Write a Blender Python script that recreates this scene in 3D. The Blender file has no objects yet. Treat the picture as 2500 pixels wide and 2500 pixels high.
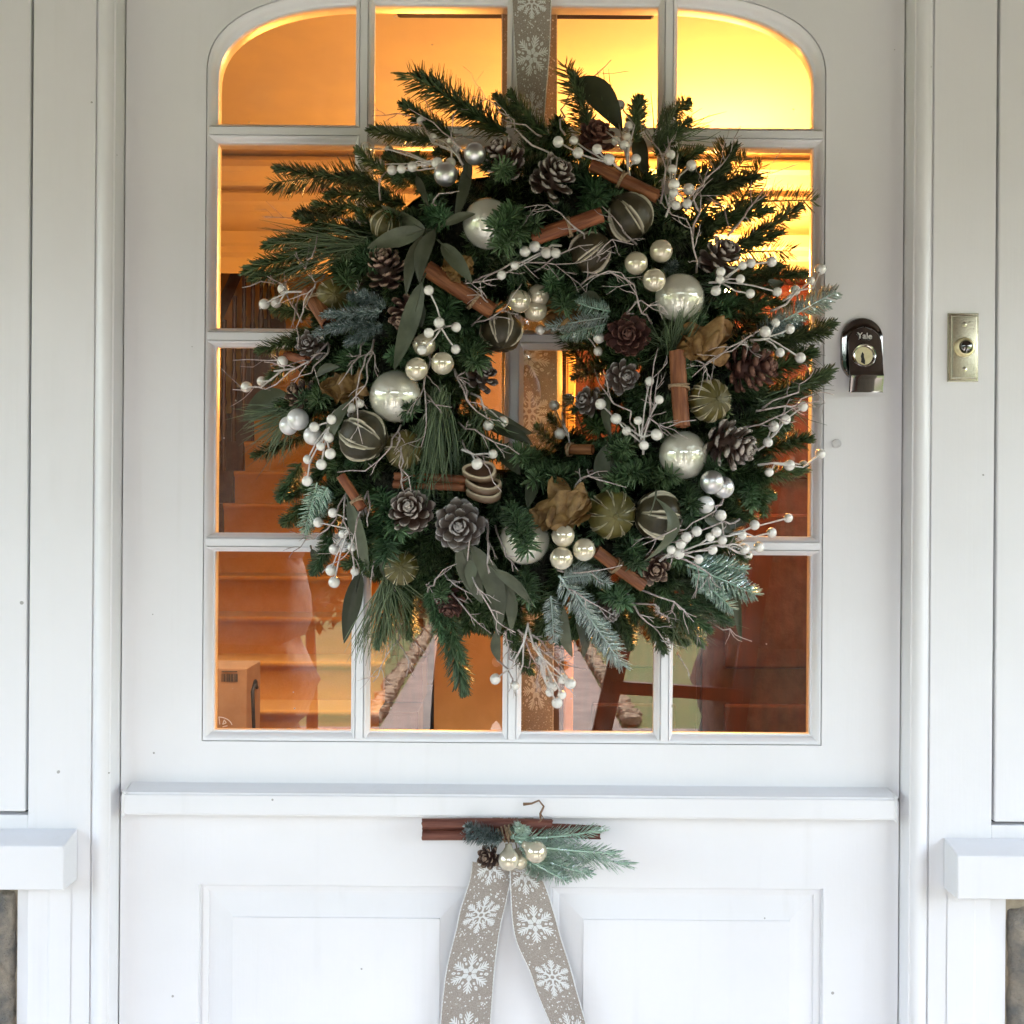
import bpy, bmesh, math, random
from mathutils import Vector, Matrix, noise
R = random.Random(11)
PI = math.pi
sc = bpy.context.scene
COL = sc.collection

# ------------------------------------------------------------------ camera
S = 0.000446          # metres per photo pixel on the door face (photo is 2500 px wide)
D = 1.16              # camera to door face
ZC = 1.36             # camera height
ROLL = 0.0073
cam_d = bpy.data.cameras.new('camera')
cam_d.sensor_width = 36
cam_d.angle = 2 * math.atan(1250 * S / D)
cam_d.clip_start = 0.02
cam_d.clip_end = 3000
cam = bpy.data.objects.new('camera', cam_d)
COL.objects.link(cam)
cr, sr = math.cos(ROLL), math.sin(ROLL)
cam.matrix_world = Matrix(((cr, -sr, 0, 0), (0, 0, -1, -D), (sr, cr, 0, ZC), (0, 0, 0, 1)))
sc.camera = cam

# ------------------------------------------------------------------ sky, sun, exposure
world = bpy.data.worlds.new('World'); sc.world = world
world.use_nodes = True
wn = world.node_tree
for n in list(wn.nodes): wn.nodes.remove(n)
wo = wn.nodes.new('ShaderNodeOutputWorld'); wb = wn.nodes.new('ShaderNodeBackground')
sky = wn.nodes.new('ShaderNodeTexSky'); sky.sky_type = 'NISHITA'; sky.sun_disc = False
SUN_EL, SUN_ROT = math.radians(60), math.radians(160)
sky.sun_elevation = SUN_EL; sky.sun_rotation = SUN_ROT
sky.air_density = 1.4; sky.dust_density = 3.0; sky.ozone_density = 1.0
hs = wn.nodes.new('ShaderNodeHueSaturation'); hs.inputs['Saturation'].default_value = 0.85   # overcast
wn.links.new(sky.outputs[0], hs.inputs['Color']); wn.links.new(hs.outputs[0], wb.inputs[0])
wn.links.new(wb.outputs[0], wo.inputs[0])
wb.inputs[1].default_value = 0.15
sun_d = bpy.data.lights.new('sun', 'SUN'); sun_d.energy = 1.9; sun_d.angle = math.radians(25); sun_d.color = (1, .98, .95)
sun = bpy.data.objects.new('sun', sun_d); COL.objects.link(sun)
# direction to the sun: sky rotation is measured from +Y clockwise
sd = Vector((math.sin(SUN_ROT) * math.cos(SUN_EL), math.cos(SUN_ROT) * math.cos(SUN_EL), math.sin(SUN_EL)))
sun.rotation_euler = (-sd).to_track_quat('-Z', 'Y').to_euler()
vs = sc.view_settings
vs.view_transform = 'Standard'; vs.look = 'None'; vs.gamma = 1.0; vs.use_curve_mapping = False
vs.exposure = 3.1
sc.cycles.use_denoising = True
sc.cycles.max_bounces = 7; sc.cycles.transparent_max_bounces = 10
sc.cycles.diffuse_bounces = 4; sc.cycles.glossy_bounces = 4; sc.cycles.transmission_bounces = 4
sc.cycles.sample_clamp_indirect = 6.0

# ------------------------------------------------------------------ helpers
def P(x, y, Y=0.0):
    """photo pixel -> the point on the plane at depth Y (door face is Y=0, outside is -Y)"""
    dx, dy = x - 1250, y - 1250
    k = S * (D + Y) / D
    return Vector(((dx + dy * ROLL) * k, Y, ZC - (dy - dx * ROLL) * k))
def sz(px, Y=0.0): return px * S * (D + Y) / D

WM = {}
def link(o, parent=None, world=None):
    COL.objects.link(o)
    world = world or Matrix.Identity(4)
    if parent is not None:
        o.parent = parent
        o.matrix_parent_inverse = WM[parent.name].inverted()
    o.matrix_basis = world
    WM[o.name] = world.copy()
    return o
def tag(o, label=None, cat=None, group=None, kind=None):
    if label: o['label'] = label
    if cat: o['category'] = cat
    if group: o['group'] = group
    if kind: o['kind'] = kind
    return o
def empty(name, loc, label=None, cat=None, group=None):
    o = bpy.data.objects.new(name, None); o.empty_display_size = .05
    link(o, None, Matrix.Translation(loc)); return tag(o, label, cat, group)
def inst(name, mesh, parent, world):
    return link(bpy.data.objects.new(name, mesh), parent, world)

class MB:
    def __init__(s): s.v = []; s.f = []; s.a = []; s.b = []; s.m = []
    def add(s, vs, fs, a=0.0, b=0.0, m=0):
        o = len(s.v); s.v += [tuple(p) for p in vs]; s.f += [tuple(i + o for i in f) for f in fs]
        s.m += [m] * len(fs)
        s.a += list(a) if isinstance(a, (list, tuple)) else [a] * len(vs)
        s.b += list(b) if isinstance(b, (list, tuple)) else [b] * len(vs)
    def box(s, x0, x1, y0, y1, z0, z1, a=0.0):
        s.add([(x0,y0,z0),(x1,y0,z0),(x1,y1,z0),(x0,y1,z0),(x0,y0,z1),(x1,y0,z1),(x1,y1,z1),(x0,y1,z1)],
              [(0,3,2,1),(4,5,6,7),(0,1,5,4),(1,2,6,5),(2,3,7,6),(3,0,4,7)], a)
    def tube(s, path, rad, n=6, a=0.0, cap=True, b=0.0):
        path = [Vector(p) for p in path]; k = len(path)
        if not isinstance(rad, (list, tuple)): rad = [rad] * k
        t0 = (path[1] - path[0]).normalized()
        up = Vector((0,0,1)) if abs(t0.z) < .9 else Vector((1,0,0))
        nrm = t0.cross(up).normalized()
        vs = []
        for i in range(k):
            t = (path[min(i+1,k-1)] - path[max(i-1,0)])
            if t.length < 1e-9: t = t0
            t = t.normalized()
            nrm = (nrm - t * nrm.dot(t))
            if nrm.length < 1e-6: nrm = t.cross(Vector((.3,.5,.8)))
            nrm.normalize(); bi = t.cross(nrm)
            for j in range(n):
                q = 2 * PI * j / n
                vs.append(path[i] + (nrm * math.cos(q) + bi * math.sin(q)) * rad[i])
        fs = [(i*n+j, i*n+(j+1)%n, (i+1)*n+(j+1)%n, (i+1)*n+j) for i in range(k-1) for j in range(n)]
        if cap: fs += [tuple(range(n-1,-1,-1)), tuple((k-1)*n+j for j in range(n))]
        s.add(vs, fs, a, b)
    def lathe(s, prof, n=24, mat=None, a=0.0, close=False):
        """prof: list of (r, h); axis +Z, moved by mat"""
        mat = mat or Matrix.Identity(4)
        vs = [mat @ Vector((r*math.cos(2*PI*j/n), r*math.sin(2*PI*j/n), h)) for r, h in prof for j in range(n)]
        k = len(prof)
        fs = [(i*n+j, i*n+(j+1)%n, (i+1)*n+(j+1)%n, (i+1)*n+j) for i in range(k-1) for j in range(n)]
        if close: fs += [tuple(range(n-1,-1,-1)), tuple((k-1)*n+j for j in range(n))]
        s.add(vs, fs, a)
    def grid(s, fn, nu, nv, a=None):
        vs = [fn(i/nu, j/nv) for j in range(nv+1) for i in range(nu+1)]
        at = [a(i/nu, j/nv) for j in range(nv+1) for i in range(nu+1)] if a else 0.0
        s.add(vs, [(j*(nu+1)+i, j*(nu+1)+i+1, (j+1)*(nu+1)+i+1, (j+1)*(nu+1)+i) for j in range(nv) for i in range(nu)], at)
    def mesh(s, name, mats, smooth=True):
        me = bpy.data.meshes.new(name); me.from_pydata(s.v, [], s.f)
        if not isinstance(mats, (list, tuple)): mats = [mats]
        for m in mats: me.materials.append(m)
        if any(s.m): me.polygons.foreach_set('material_index', s.m)
        me.polygons.foreach_set('use_smooth', [smooth] * len(s.f))
        if any(s.a): me.attributes.new('var', 'FLOAT', 'POINT').data.foreach_set('value', s.a)
        if any(s.b): me.attributes.new('tip', 'FLOAT', 'POINT').data.foreach_set('value', s.b)
        me.update(); return me
    def build(s, name, mat, parent=None, smooth=True, bevel=0, auto=0):
        o = bpy.data.objects.new(name, s.mesh(name, mat, smooth))
        link(o, parent)
        if bevel:
            md = o.modifiers.new('bevel', 'BEVEL'); md.width = bevel; md.segments = 2; md.limit_method = 'ANGLE'; md.angle_limit = math.radians(40)
        if auto:
            bpy_smooth_by_angle(o, auto)
        return o
def bpy_smooth_by_angle(o, ang):
    me = o.data
    bm = bmesh.new(); bm.from_mesh(me)
    for e in bm.edges:
        if len(e.link_faces) == 2 and e.calc_face_angle(0) > ang: e.smooth = False
    bm.to_mesh(me); bm.free()
def sphere_mesh(name, mat, seg=24, rings=14):
    m = MB(); m.lathe([(math.sin(PI*i/rings), -math.cos(PI*i/rings)) for i in range(rings+1)], seg); return m.mesh(name, mat)
def basis(loc, x, z=None, s=(1,1,1), twist=0.0):
    """matrix whose local X runs along x, local Z as near z as possible"""
    x = Vector(x).normalized(); z = Vector(z) if z is not None else Vector((0,0,1))
    if abs(x.dot(z.normalized())) > .98: z = Vector((1,.2,.1))
    y = z.cross(x).normalized(); z = x.cross(y)
    m = Matrix(((x.x,y.x,z.x,0),(x.y,y.y,z.y,0),(x.z,y.z,z.z,0),(0,0,0,1)))
    return Matrix.Translation(loc) @ m @ Matrix.Rotation(twist, 4, 'X') @ Matrix.Diagonal((s[0],s[1],s[2],1))

# ------------------------------------------------------------------ materials
def mat(name, col, rough=.5, metal=0.0, col2=None, nscale=30, ndetail=4, nlo=.4, nhi=.6, var=None, bump=None, coat=0.0,
        tip=None, objrand=0.0, trans=0.0, specks=None, stretch=None, rvar=0.0, ior=1.5, streak=None, sheen=0.0, crackle=None, glitter=None, brush=0):
    m = bpy.data.materials.new(name); m.use_nodes = True; nt = m.node_tree; N = nt.nodes; L = nt.links
    b = N['Principled BSDF']
    b.inputs['Roughness'].default_value = rough; b.inputs['Metallic'].default_value = metal
    b.inputs['Coat Weight'].default_value = coat; b.inputs['Coat Roughness'].default_value = .08; b.inputs['IOR'].default_value = ior
    if sheen: b.inputs['Sheen Weight'].default_value = sheen
    tc = N.new('ShaderNodeTexCoord'); vec = tc.outputs['Object']
    if stretch:
        mp = N.new('ShaderNodeMapping'); mp.inputs['Scale'].default_value = stretch; L.new(vec, mp.inputs[0]); vec = mp.outputs[0]
    def rgb(c):
        n = N.new('ShaderNodeRGB'); n.outputs[0].default_value = (*c, 1); return n.outputs[0]
    def mix(f, a, c, t='MIX'):
        n = N.new('ShaderNodeMix'); n.data_type = 'RGBA'; n.blend_type = t
        if isinstance(f, (int, float)): n.inputs[0].default_value = f
        else: L.new(f, n.inputs[0])
        L.new(a, n.inputs[6]); L.new(c, n.inputs[7]); return n.outputs[2]
    def nz(scale, detail=4, rgh=.55):
        n = N.new('ShaderNodeTexNoise'); n.inputs['Scale'].default_value = scale; n.inputs['Detail'].default_value = detail
        n.inputs['Roughness'].default_value = rgh; L.new(vec, n.inputs['Vector']); return n.outputs[0]
    def ramp(f, lo, hi):
        n = N.new('ShaderNodeMapRange'); n.inputs[1].default_value = lo; n.inputs[2].default_value = hi; L.new(f, n.inputs[0]); return n.outputs[0]
    def attr(a):
        n = N.new('ShaderNodeAttribute'); n.attribute_name = a; return n.outputs['Fac']
    c = rgb(col)
    if col2: c = mix(ramp(nz(nscale, ndetail), nlo, nhi), c, rgb(col2))
    if var: c = mix(attr('var'), c, rgb(var))
    if tip: c = mix(attr('tip'), c, rgb(tip))
    if objrand:
        oi = N.new('ShaderNodeObjectInfo'); h = N.new('ShaderNodeHueSaturation')
        mr = N.new('ShaderNodeMapRange'); mr.inputs[3].default_value = 1 - objrand; mr.inputs[4].default_value = 1 + objrand
        L.new(oi.outputs['Random'], mr.inputs[0]); L.new(mr.outputs[0], h.inputs['Value'])
        mr2 = N.new('ShaderNodeMapRange'); mr2.inputs[3].default_value = .5 - objrand*.06; mr2.inputs[4].default_value = .5 + objrand*.06
        wn_ = N.new('ShaderNodeTexWhiteNoise'); wn_.noise_dimensions = '1D'; L.new(oi.outputs['Random'], wn_.inputs['W'])
        L.new(wn_.outputs['Value'], mr2.inputs[0]); L.new(mr2.outputs[0], h.inputs['Hue'])
        L.new(c, h.inputs['Color']); c = h.outputs[0]
    if specks:   # (scale, threshold, colour): chips and dirt spots
        v = N.new('ShaderNodeTexVoronoi'); v.inputs['Scale'].default_value = specks[0]; L.new(vec, v.inputs['Vector'])
        n1 = nz(specks[0]*2.3, 2); ad = N.new('ShaderNodeMath'); ad.operation = 'MULTIPLY_ADD'; ad.inputs[1].default_value = .14
        L.new(n1, ad.inputs[0]); L.new(v.outputs['Distance'], ad.inputs[2])
        gate = N.new('ShaderNodeSeparateColor'); L.new(v.outputs['Color'], gate.inputs[0])
        g2 = N.new('ShaderNodeMath'); g2.operation = 'LESS_THAN'; g2.inputs[1].default_value = .6; L.new(gate.outputs[0], g2.inputs[0])
        sp = N.new('ShaderNodeMath'); sp.operation = 'LESS_THAN'; sp.inputs[1].default_value = specks[1] + .07; L.new(ad.outputs[0], sp.inputs[0])
        mu = N.new('ShaderNodeMath'); mu.operation = 'MULTIPLY'; L.new(sp.outputs[0], mu.inputs[0]); L.new(g2.outputs[0], mu.inputs[1])
        c = mix(mu.outputs[0], c, rgb(specks[2]))
    if glitter:
        v = N.new('ShaderNodeTexVoronoi'); v.inputs['Scale'].default_value = glitter; L.new(vec, v.inputs['Vector'])
        gs = N.new('ShaderNodeSeparateColor'); L.new(v.outputs['Color'], gs.inputs[0])
        gt = N.new('ShaderNodeMath'); gt.operation = 'GREATER_THAN'; gt.inputs[1].default_value = .86; L.new(gs.outputs[0], gt.inputs[0])
        c = mix(gt.outputs[0], c, rgb((.85,.9,.92))); L.new(gt.outputs[0], b.inputs['Metallic'])
        rr = N.new('ShaderNodeMapRange'); rr.inputs[3].default_value = rough; rr.inputs[4].default_value = .15; L.new(gt.outputs[0], rr.inputs[0]); L.new(rr.outputs[0], b.inputs['Roughness'])
    if brush:   # long brush strokes and faint run-off streaks in the paint
        mpb = N.new('ShaderNodeMapping'); mpb.inputs['Scale'].default_value = (1,1,.035); L.new(tc.outputs['Object'], mpb.inputs[0])
        nb_ = N.new('ShaderNodeTexNoise'); nb_.inputs['Scale'].default_value = 320; nb_.inputs['Detail'].default_value = 4; L.new(mpb.outputs[0], nb_.inputs['Vector'])
        ns_ = N.new('ShaderNodeTexNoise'); ns_.inputs['Scale'].default_value = 60; ns_.inputs['Detail'].default_value = 6; L.new(mpb.outputs[0], ns_.inputs['Vector'])
        mk = N.new('ShaderNodeMath'); mk.operation = 'MULTIPLY'; L.new(ramp(ns_.outputs[0], .56, .80), mk.inputs[0]); L.new(ramp(nz(7, 5), .45, .7), mk.inputs[1])
        mk2 = N.new('ShaderNodeMath'); mk2.operation = 'MULTIPLY'; mk2.inputs[1].default_value = .24; L.new(mk.outputs[0], mk2.inputs[0])
        c = mix(mk2.outputs[0], c, rgb((.50,.49,.44)))
    L.new(c, b.inputs['Base Color'])
    if rvar:
        mr = N.new('ShaderNodeMapRange'); mr.inputs[3].default_value = max(.02, rough - rvar); mr.inputs[4].default_value = rough + rvar
        L.new(nz(nscale*1.7, 5), mr.inputs[0]); L.new(mr.outputs[0], b.inputs['Roughness'])
    if bump or crackle:
        bp = N.new('ShaderNodeBump')
        if crackle:
            v = N.new('ShaderNodeTexVoronoi'); v.feature = 'DISTANCE_TO_EDGE'; v.inputs['Scale'].default_value = crackle[0]; L.new(vec, v.inputs['Vector'])
            L.new(ramp(v.outputs['Distance'], 0, .06), bp.inputs['Height']); bp.inputs['Strength'].default_value = crackle[1]; bp.inputs['Distance'].default_value = .0004
        else:
            hgt_ = nz(bump[0], bump[3] if len(bump) > 3 else 5)
            if brush:
                ma_ = N.new('ShaderNodeMath'); ma_.operation = 'MULTIPLY_ADD'; ma_.inputs[1].default_value = .35; L.new(nb_.outputs[0], ma_.inputs[0]); L.new(hgt_, ma_.inputs[2]); hgt_ = ma_.outputs[0]
            L.new(hgt_, bp.inputs['Height'])
            bp.inputs['Strength'].default_value = bump[1]; bp.inputs['Distance'].default_value = bump[2]
        L.new(bp.outputs[0], b.inputs['Normal'])
    if trans:
        t = N.new('ShaderNodeBsdfTranslucent'); L.new(c, t.inputs[0]); ms = N.new('ShaderNodeMixShader'); ms.inputs[0].default_value = trans
        L.new(b.outputs[0], ms.inputs[1]); L.new(t.outputs[0], ms.inputs[2]); L.new(ms.outputs[0], N['Material Output'].inputs[0])
    return m
M = {}
M['paint'] = mat('white_gloss_paint', (.80,.795,.81), .34, col2=(.75,.745,.755), nscale=5, ndetail=8, nlo=.42, nhi=.78, bump=(46, .16, .002, 4), specks=(30, .030, (.38,.37,.35)), brush=1, rvar=.08)
M['paint2'] = mat('white_satin_paint', (.79,.785,.80), .42, col2=(.74,.735,.745), nscale=5, ndetail=8, nlo=.42, nhi=.78, bump=(40, .16, .002, 4), specks=(26, .030, (.38,.37,.35)), brush=1, rvar=.08)
M['stone'] = mat('grey_sandstone', (.15,.145,.135), .85, col2=(.33,.28,.22), nscale=34, ndetail=9, nlo=.36, nhi=.64, bump=(110, 1.0, .008, 10))
M['stone2'] = mat('tan_sandstone', (.38,.28,.17), .9, col2=(.22,.15,.095), nscale=45, ndetail=9, nlo=.36, nhi=.62, bump=(130, 1.0, .007, 10))
M['mortar'] = mat('lime_mortar', (.40,.34,.25), .95, col2=(.32,.26,.19), nscale=60, bump=(160, .7, .003, 6))
M['chrome'] = mat('dark_chrome', (.26,.26,.255), .06, 1.0, col2=(.21,.21,.205), nscale=18, rvar=.03)
M['chrome2'] = mat('worn_nickel', (.68,.64,.50), .22, .95, col2=(.36,.32,.22), nscale=300, ndetail=5, nlo=.60, nhi=.68, bump=(420, .12, .001, 3))
M['brass'] = mat('pale_brass', (.86,.78,.50), .3, .5, col2=(.78,.69,.42), nscale=200)
M['chrome3'] = mat('bright_chrome', (.80,.79,.76), .10, 1.0, col2=(.72,.71,.68), nscale=60)
M['ladder'] = mat('red_brown_timber', (.14,.042,.028), .5, col2=(.09,.026,.018), nscale=12, stretch=(1,1,.25))
M['black'] = mat('black_gap', (.006,.006,.006), .6)
M['letter'] = mat('bright_relief', (.72,.71,.68), .35, .2)
M['fir'] = mat('fir_needle', (.042,.077,.025), .39, var=(.175,.238,.100), objrand=.34, trans=.05)
M['fir_b'] = mat('blue_fir_needle', (.037,.082,.031), .39, var=(.148,.245,.118), objrand=.34, trans=.05)
M['pine'] = mat('pine_needle', (.042,.070,.032), .38, var=(.15,.20,.10), objrand=.25, trans=.1)
M['frost'] = mat('frosted_needle', (.28,.37,.33), .5, var=(.58,.66,.61), objrand=.18, trans=.15, glitter=900)
M['frost_b'] = mat('blue_frosted_needle', (.12,.19,.175), .5, var=(.34,.42,.40), objrand=.15, trans=.1, glitter=900)
M['frost_g'] = mat('green_frosted_needle', (.22,.38,.28), .5, var=(.55,.70,.57), objrand=.15, trans=.15, glitter=900)
M['frost_s'] = mat('mint_frosted_needle', (.34,.50,.38), .5, var=(.62,.76,.62), trans=.15, glitter=900)
M['euc'] = mat('eucalyptus_leaf', (.064,.074,.044), .50, col2=(.10,.112,.070), nscale=40, objrand=.30, trans=.10)
M['euc_d'] = mat('dark_leaf', (.032,.040,.017), .5, col2=(.045,.054,.026), nscale=40, objrand=.2, trans=.08)
M['moss'] = mat('dark_moss', (.010,.016,.008), .9, col2=(.022,.022,.012), nscale=90, bump=(200, 1, .01))
M['twig'] = mat('whitewashed_twig', (.34,.27,.255), .7, col2=(.50,.44,.42), nscale=220, ndetail=5, objrand=.18, bump=(400,.4,.001))
M['stem'] = mat('white_stem', (.62,.60,.57), .5, col2=(.5,.45,.42), nscale=160)
M['berry'] = mat('pearl_berry', (.78,.755,.70), .2, 0.1, coat=1.0, objrand=.10, rvar=.05, nscale=60)
M['merc'] = mat('mercury_glass', (.80,.78,.66), .08, .50, col2=(.72,.71,.61), nscale=28, ndetail=5, nlo=.3, nhi=.7, crackle=(42, .25), rvar=.04, coat=.8)
M['champ'] = mat('champagne_glass', (.76,.69,.52), .12, .42, col2=(.70,.62,.47), nscale=60, coat=1.0, rvar=.05, objrand=.05)
M['silver'] = mat('matt_silver', (.72,.72,.71), .36, .95, bump=(900,.05,.0005))
M['pearlw'] = mat('pearl_white', (.80,.80,.79), .34, .35, coat=.2)
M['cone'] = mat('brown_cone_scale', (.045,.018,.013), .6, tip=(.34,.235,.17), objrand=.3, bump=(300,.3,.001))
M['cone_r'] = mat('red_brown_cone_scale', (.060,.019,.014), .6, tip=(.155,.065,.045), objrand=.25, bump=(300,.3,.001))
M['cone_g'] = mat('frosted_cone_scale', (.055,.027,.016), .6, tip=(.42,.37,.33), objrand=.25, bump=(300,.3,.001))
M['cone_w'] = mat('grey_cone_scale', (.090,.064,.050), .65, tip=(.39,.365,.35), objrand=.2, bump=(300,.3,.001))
M['lime'] = mat('dried_lime_skin', (.070,.058,.010), .45, col2=(.12,.098,.020), nscale=70, tip=(.62,.56,.38), var=(.05,.025,.012), bump=(260,.35,.001), objrand=.12)
M['lime_d'] = mat('dark_dried_lime_skin', (.030,.024,.011), .45, col2=(.052,.040,.018), nscale=70, tip=(.66,.60,.46), var=(.03,.012,.006), bump=(260,.35,.001), objrand=.12)
M['cinn'] = mat('cinnamon_bark', (.145,.040,.012), .60, col2=(.32,.12,.042), nscale=260, ndetail=6, nlo=.38, nhi=.66, stretch=(.10,1,1), bump=(420,.8,.0015,6), objrand=.12)
M['cinn_d'] = mat('dark_cinnamon_bark', (.095,.024,.014), .58, col2=(.21,.07,.04), nscale=240, ndetail=6, nlo=.38, nhi=.68, stretch=(.08,1,1), bump=(380,.8,.0015,6))
M['twine'] = mat('jute_twine', (.36,.25,.15), .85, col2=(.24,.16,.09), nscale=400)
M['peel'] = mat('dried_peel', (.31,.18,.062), .6, col2=(.15,.07,.018), nscale=110, ndetail=5, nlo=.4, nhi=.65, bump=(120,.5,.0015), objrand=.2, trans=.12)
M['peel_in'] = mat('dried_slice_rind', (.075,.036,.018), .5, tip=(.60,.50,.34), bump=(200,.4,.001))
M['burlap'] = mat('taupe_ribbon', (.41,.355,.305), .9, col2=(.30,.255,.22), nscale=900, ndetail=2, trans=.04, bump=(1500,.9,.0006,2), sheen=.2)
M['print'] = mat('white_ribbon_print', (.80,.80,.79), .8, trans=.15)
M['wire'] = mat('green_wire', (.05,.10,.06), .5, .3)
M['brownwire'] = mat('brown_stem', (.20,.11,.06), .7)
def thin_glass():
    m = bpy.data.materials.new('window_glass'); m.use_nodes = True; nt = m.node_tree; N = nt.nodes; L = nt.links
    N.remove(N['Principled BSDF'])
    tr = N.new('ShaderNodeBsdfTransparent'); tr.inputs[0].default_value = (.95,.96,.95,1)
    gl = N.new('ShaderNodeBsdfGlossy'); gl.inputs['Roughness'].default_value = .0; gl.inputs[0].default_value = (1,1,1,1)
    fr = N.new('ShaderNodeFresnel'); fr.inputs[0].default_value = 1.52
    mu = N.new('ShaderNodeMath'); mu.operation = 'MULTIPLY'; mu.inputs[1].default_value = 3.3; mu.use_clamp = True   # the four faces of a double-glazed pane
    tc = N.new('ShaderNodeTexCoord'); nz = N.new('ShaderNodeTexNoise'); nz.inputs['Scale'].default_value = 6; L.new(tc.outputs['Object'], nz.inputs[0])
    bp = N.new('ShaderNodeBump'); bp.inputs['Strength'].default_value = .02; bp.inputs['Distance'].default_value = .004; L.new(nz.outputs[0], bp.inputs['Height'])
    L.new(bp.outputs[0], gl.inputs['Normal'])
    mx = N.new('ShaderNodeMixShader'); L.new(fr.outputs[0], mu.inputs[0]); L.new(mu.outputs[0], mx.inputs[0])
    L.new(tr.outputs[0], mx.inputs[1]); L.new(gl.outputs[0], mx.inputs[2])
    df = N.new('ShaderNodeBsdfDiffuse'); df.inputs[0].default_value = (.7,.69,.66,1)
    vo = N.new('ShaderNodeTexVoronoi'); vo.inputs['Scale'].default_value = 75; L.new(tc.outputs['Object'], vo.inputs['Vector'])
    sx_ = N.new('ShaderNodeSeparateColor'); L.new(vo.outputs['Color'], sx_.inputs[0])
    l1 = N.new('ShaderNodeMath'); l1.operation = 'LESS_THAN'; l1.inputs[1].default_value = .07; L.new(vo.outputs['Distance'], l1.inputs[0])
    l2 = N.new('ShaderNodeMath'); l2.operation = 'LESS_THAN'; l2.inputs[1].default_value = .16; L.new(sx_.outputs[0], l2.inputs[0])
    l3 = N.new('ShaderNodeMath'); l3.operation = 'MULTIPLY'; L.new(l1.outputs[0], l3.inputs[0]); L.new(l2.outputs[0], l3.inputs[1])
    n2 = N.new('ShaderNodeTexNoise'); n2.inputs['Scale'].default_value = 14; n2.inputs['Detail'].default_value = 8; L.new(tc.outputs['Object'], n2.inputs[0])
    mr_ = N.new('ShaderNodeMapRange'); mr_.inputs[1].default_value = .52; mr_.inputs[2].default_value = .85; mr_.inputs[3].default_value = .0; mr_.inputs[4].default_value = .07; L.new(n2.outputs[0], mr_.inputs[0])
    l4 = N.new('ShaderNodeMath'); l4.operation = 'MULTIPLY_ADD'; l4.inputs[1].default_value = .55; L.new(l3.outputs[0], l4.inputs[0]); L.new(mr_.outputs[0], l4.inputs[2])
    m2 = N.new('ShaderNodeMixShader'); L.new(l4.outputs[0], m2.inputs[0]); L.new(mx.outputs[0], m2.inputs[1]); L.new(df.outputs[0], m2.inputs[2])
    L.new(m2.outputs[0], N['Material Output'].inputs[0])
    return m
M['glass'] = thin_glass()
def clear_mat():
    m = bpy.data.materials.new('clear_plastic'); m.use_nodes = True; b = m.node_tree.nodes['Principled BSDF']
    b.inputs['Base Color'].default_value = (.95,.95,.95,1); b.inputs['Roughness'].default_value = .08; b.inputs['Transmission Weight'].default_value = .9; b.inputs['IOR'].default_value = 1.45
    return m
M['clear'] = clear_mat()
def emit_mat(name, col, s):
    m = bpy.data.materials.new(name); m.use_nodes = True; b = m.node_tree.nodes['Principled BSDF']
    b.inputs['Base Color'].default_value = (.8,.8,.8,1); b.inputs['Emission Color'].default_value = (*col,1); b.inputs['Emission Strength'].default_value = s
    return m
# inside and outdoors
M['cream'] = mat('cream_plaster', (.74,.62,.42), .8, col2=(.68,.57,.42), nscale=5)
M['hallwall'] = mat('ochre_plaster', (.58,.32,.10), .8, col2=(.52,.28,.085), nscale=5)
M['dark'] = mat('dark_stained_wood', (.045,.018,.010), .35, col2=(.07,.026,.014), nscale=20, stretch=(1,1,.2))
M['mahog'] = mat('mahogany', (.050,.0095,.008), .34, col2=(.030,.006,.0055), nscale=14, ndetail=6, stretch=(3,3,.3))
M['carpet'] = mat('ochre_stair_carpet', (.46,.20,.026), .95, col2=(.40,.17,.02), nscale=300, bump=(500,.6,.003))
M['card'] = mat('cardboard', (.38,.22,.10), .8, col2=(.34,.19,.085), nscale=8)
M['lawn'] = mat('lawn', (.12,.155,.040), .9, col2=(.15,.16,.055), nscale=3, ndetail=8, bump=(90,1,.02))
M['path'] = mat('stone_path', (.27,.205,.165), .85, col2=(.18,.14,.115), nscale=6, ndetail=8, bump=(40,.6,.01))
M['flag'] = mat('pale_flagstone', (.46,.44,.42), .8, col2=(.36,.345,.33), nscale=5, ndetail=8, bump=(40,.5,.006))
M['leafmass'] = mat('hedge_leaf', (.030,.060,.020), .6, var=(.07,.11,.04), trans=.15)
M['coat'] = mat('dark_coat', (.018,.019,.024), .8, bump=(300,.3,.002))
M['skin'] = mat('skin', (.48,.28,.20), .5)
M['hair'] = mat('brown_hair', (.04,.025,.015), .5)
M['oak'] = mat('dark_stained_timber', (.085,.050,.036), .6, col2=(.055,.032,.024), nscale=12, stretch=(1,1,.25))
LAMP, LAMP2 = 60.0, 36.0      # brightness of the hall lamp and of the added stair lamp
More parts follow.
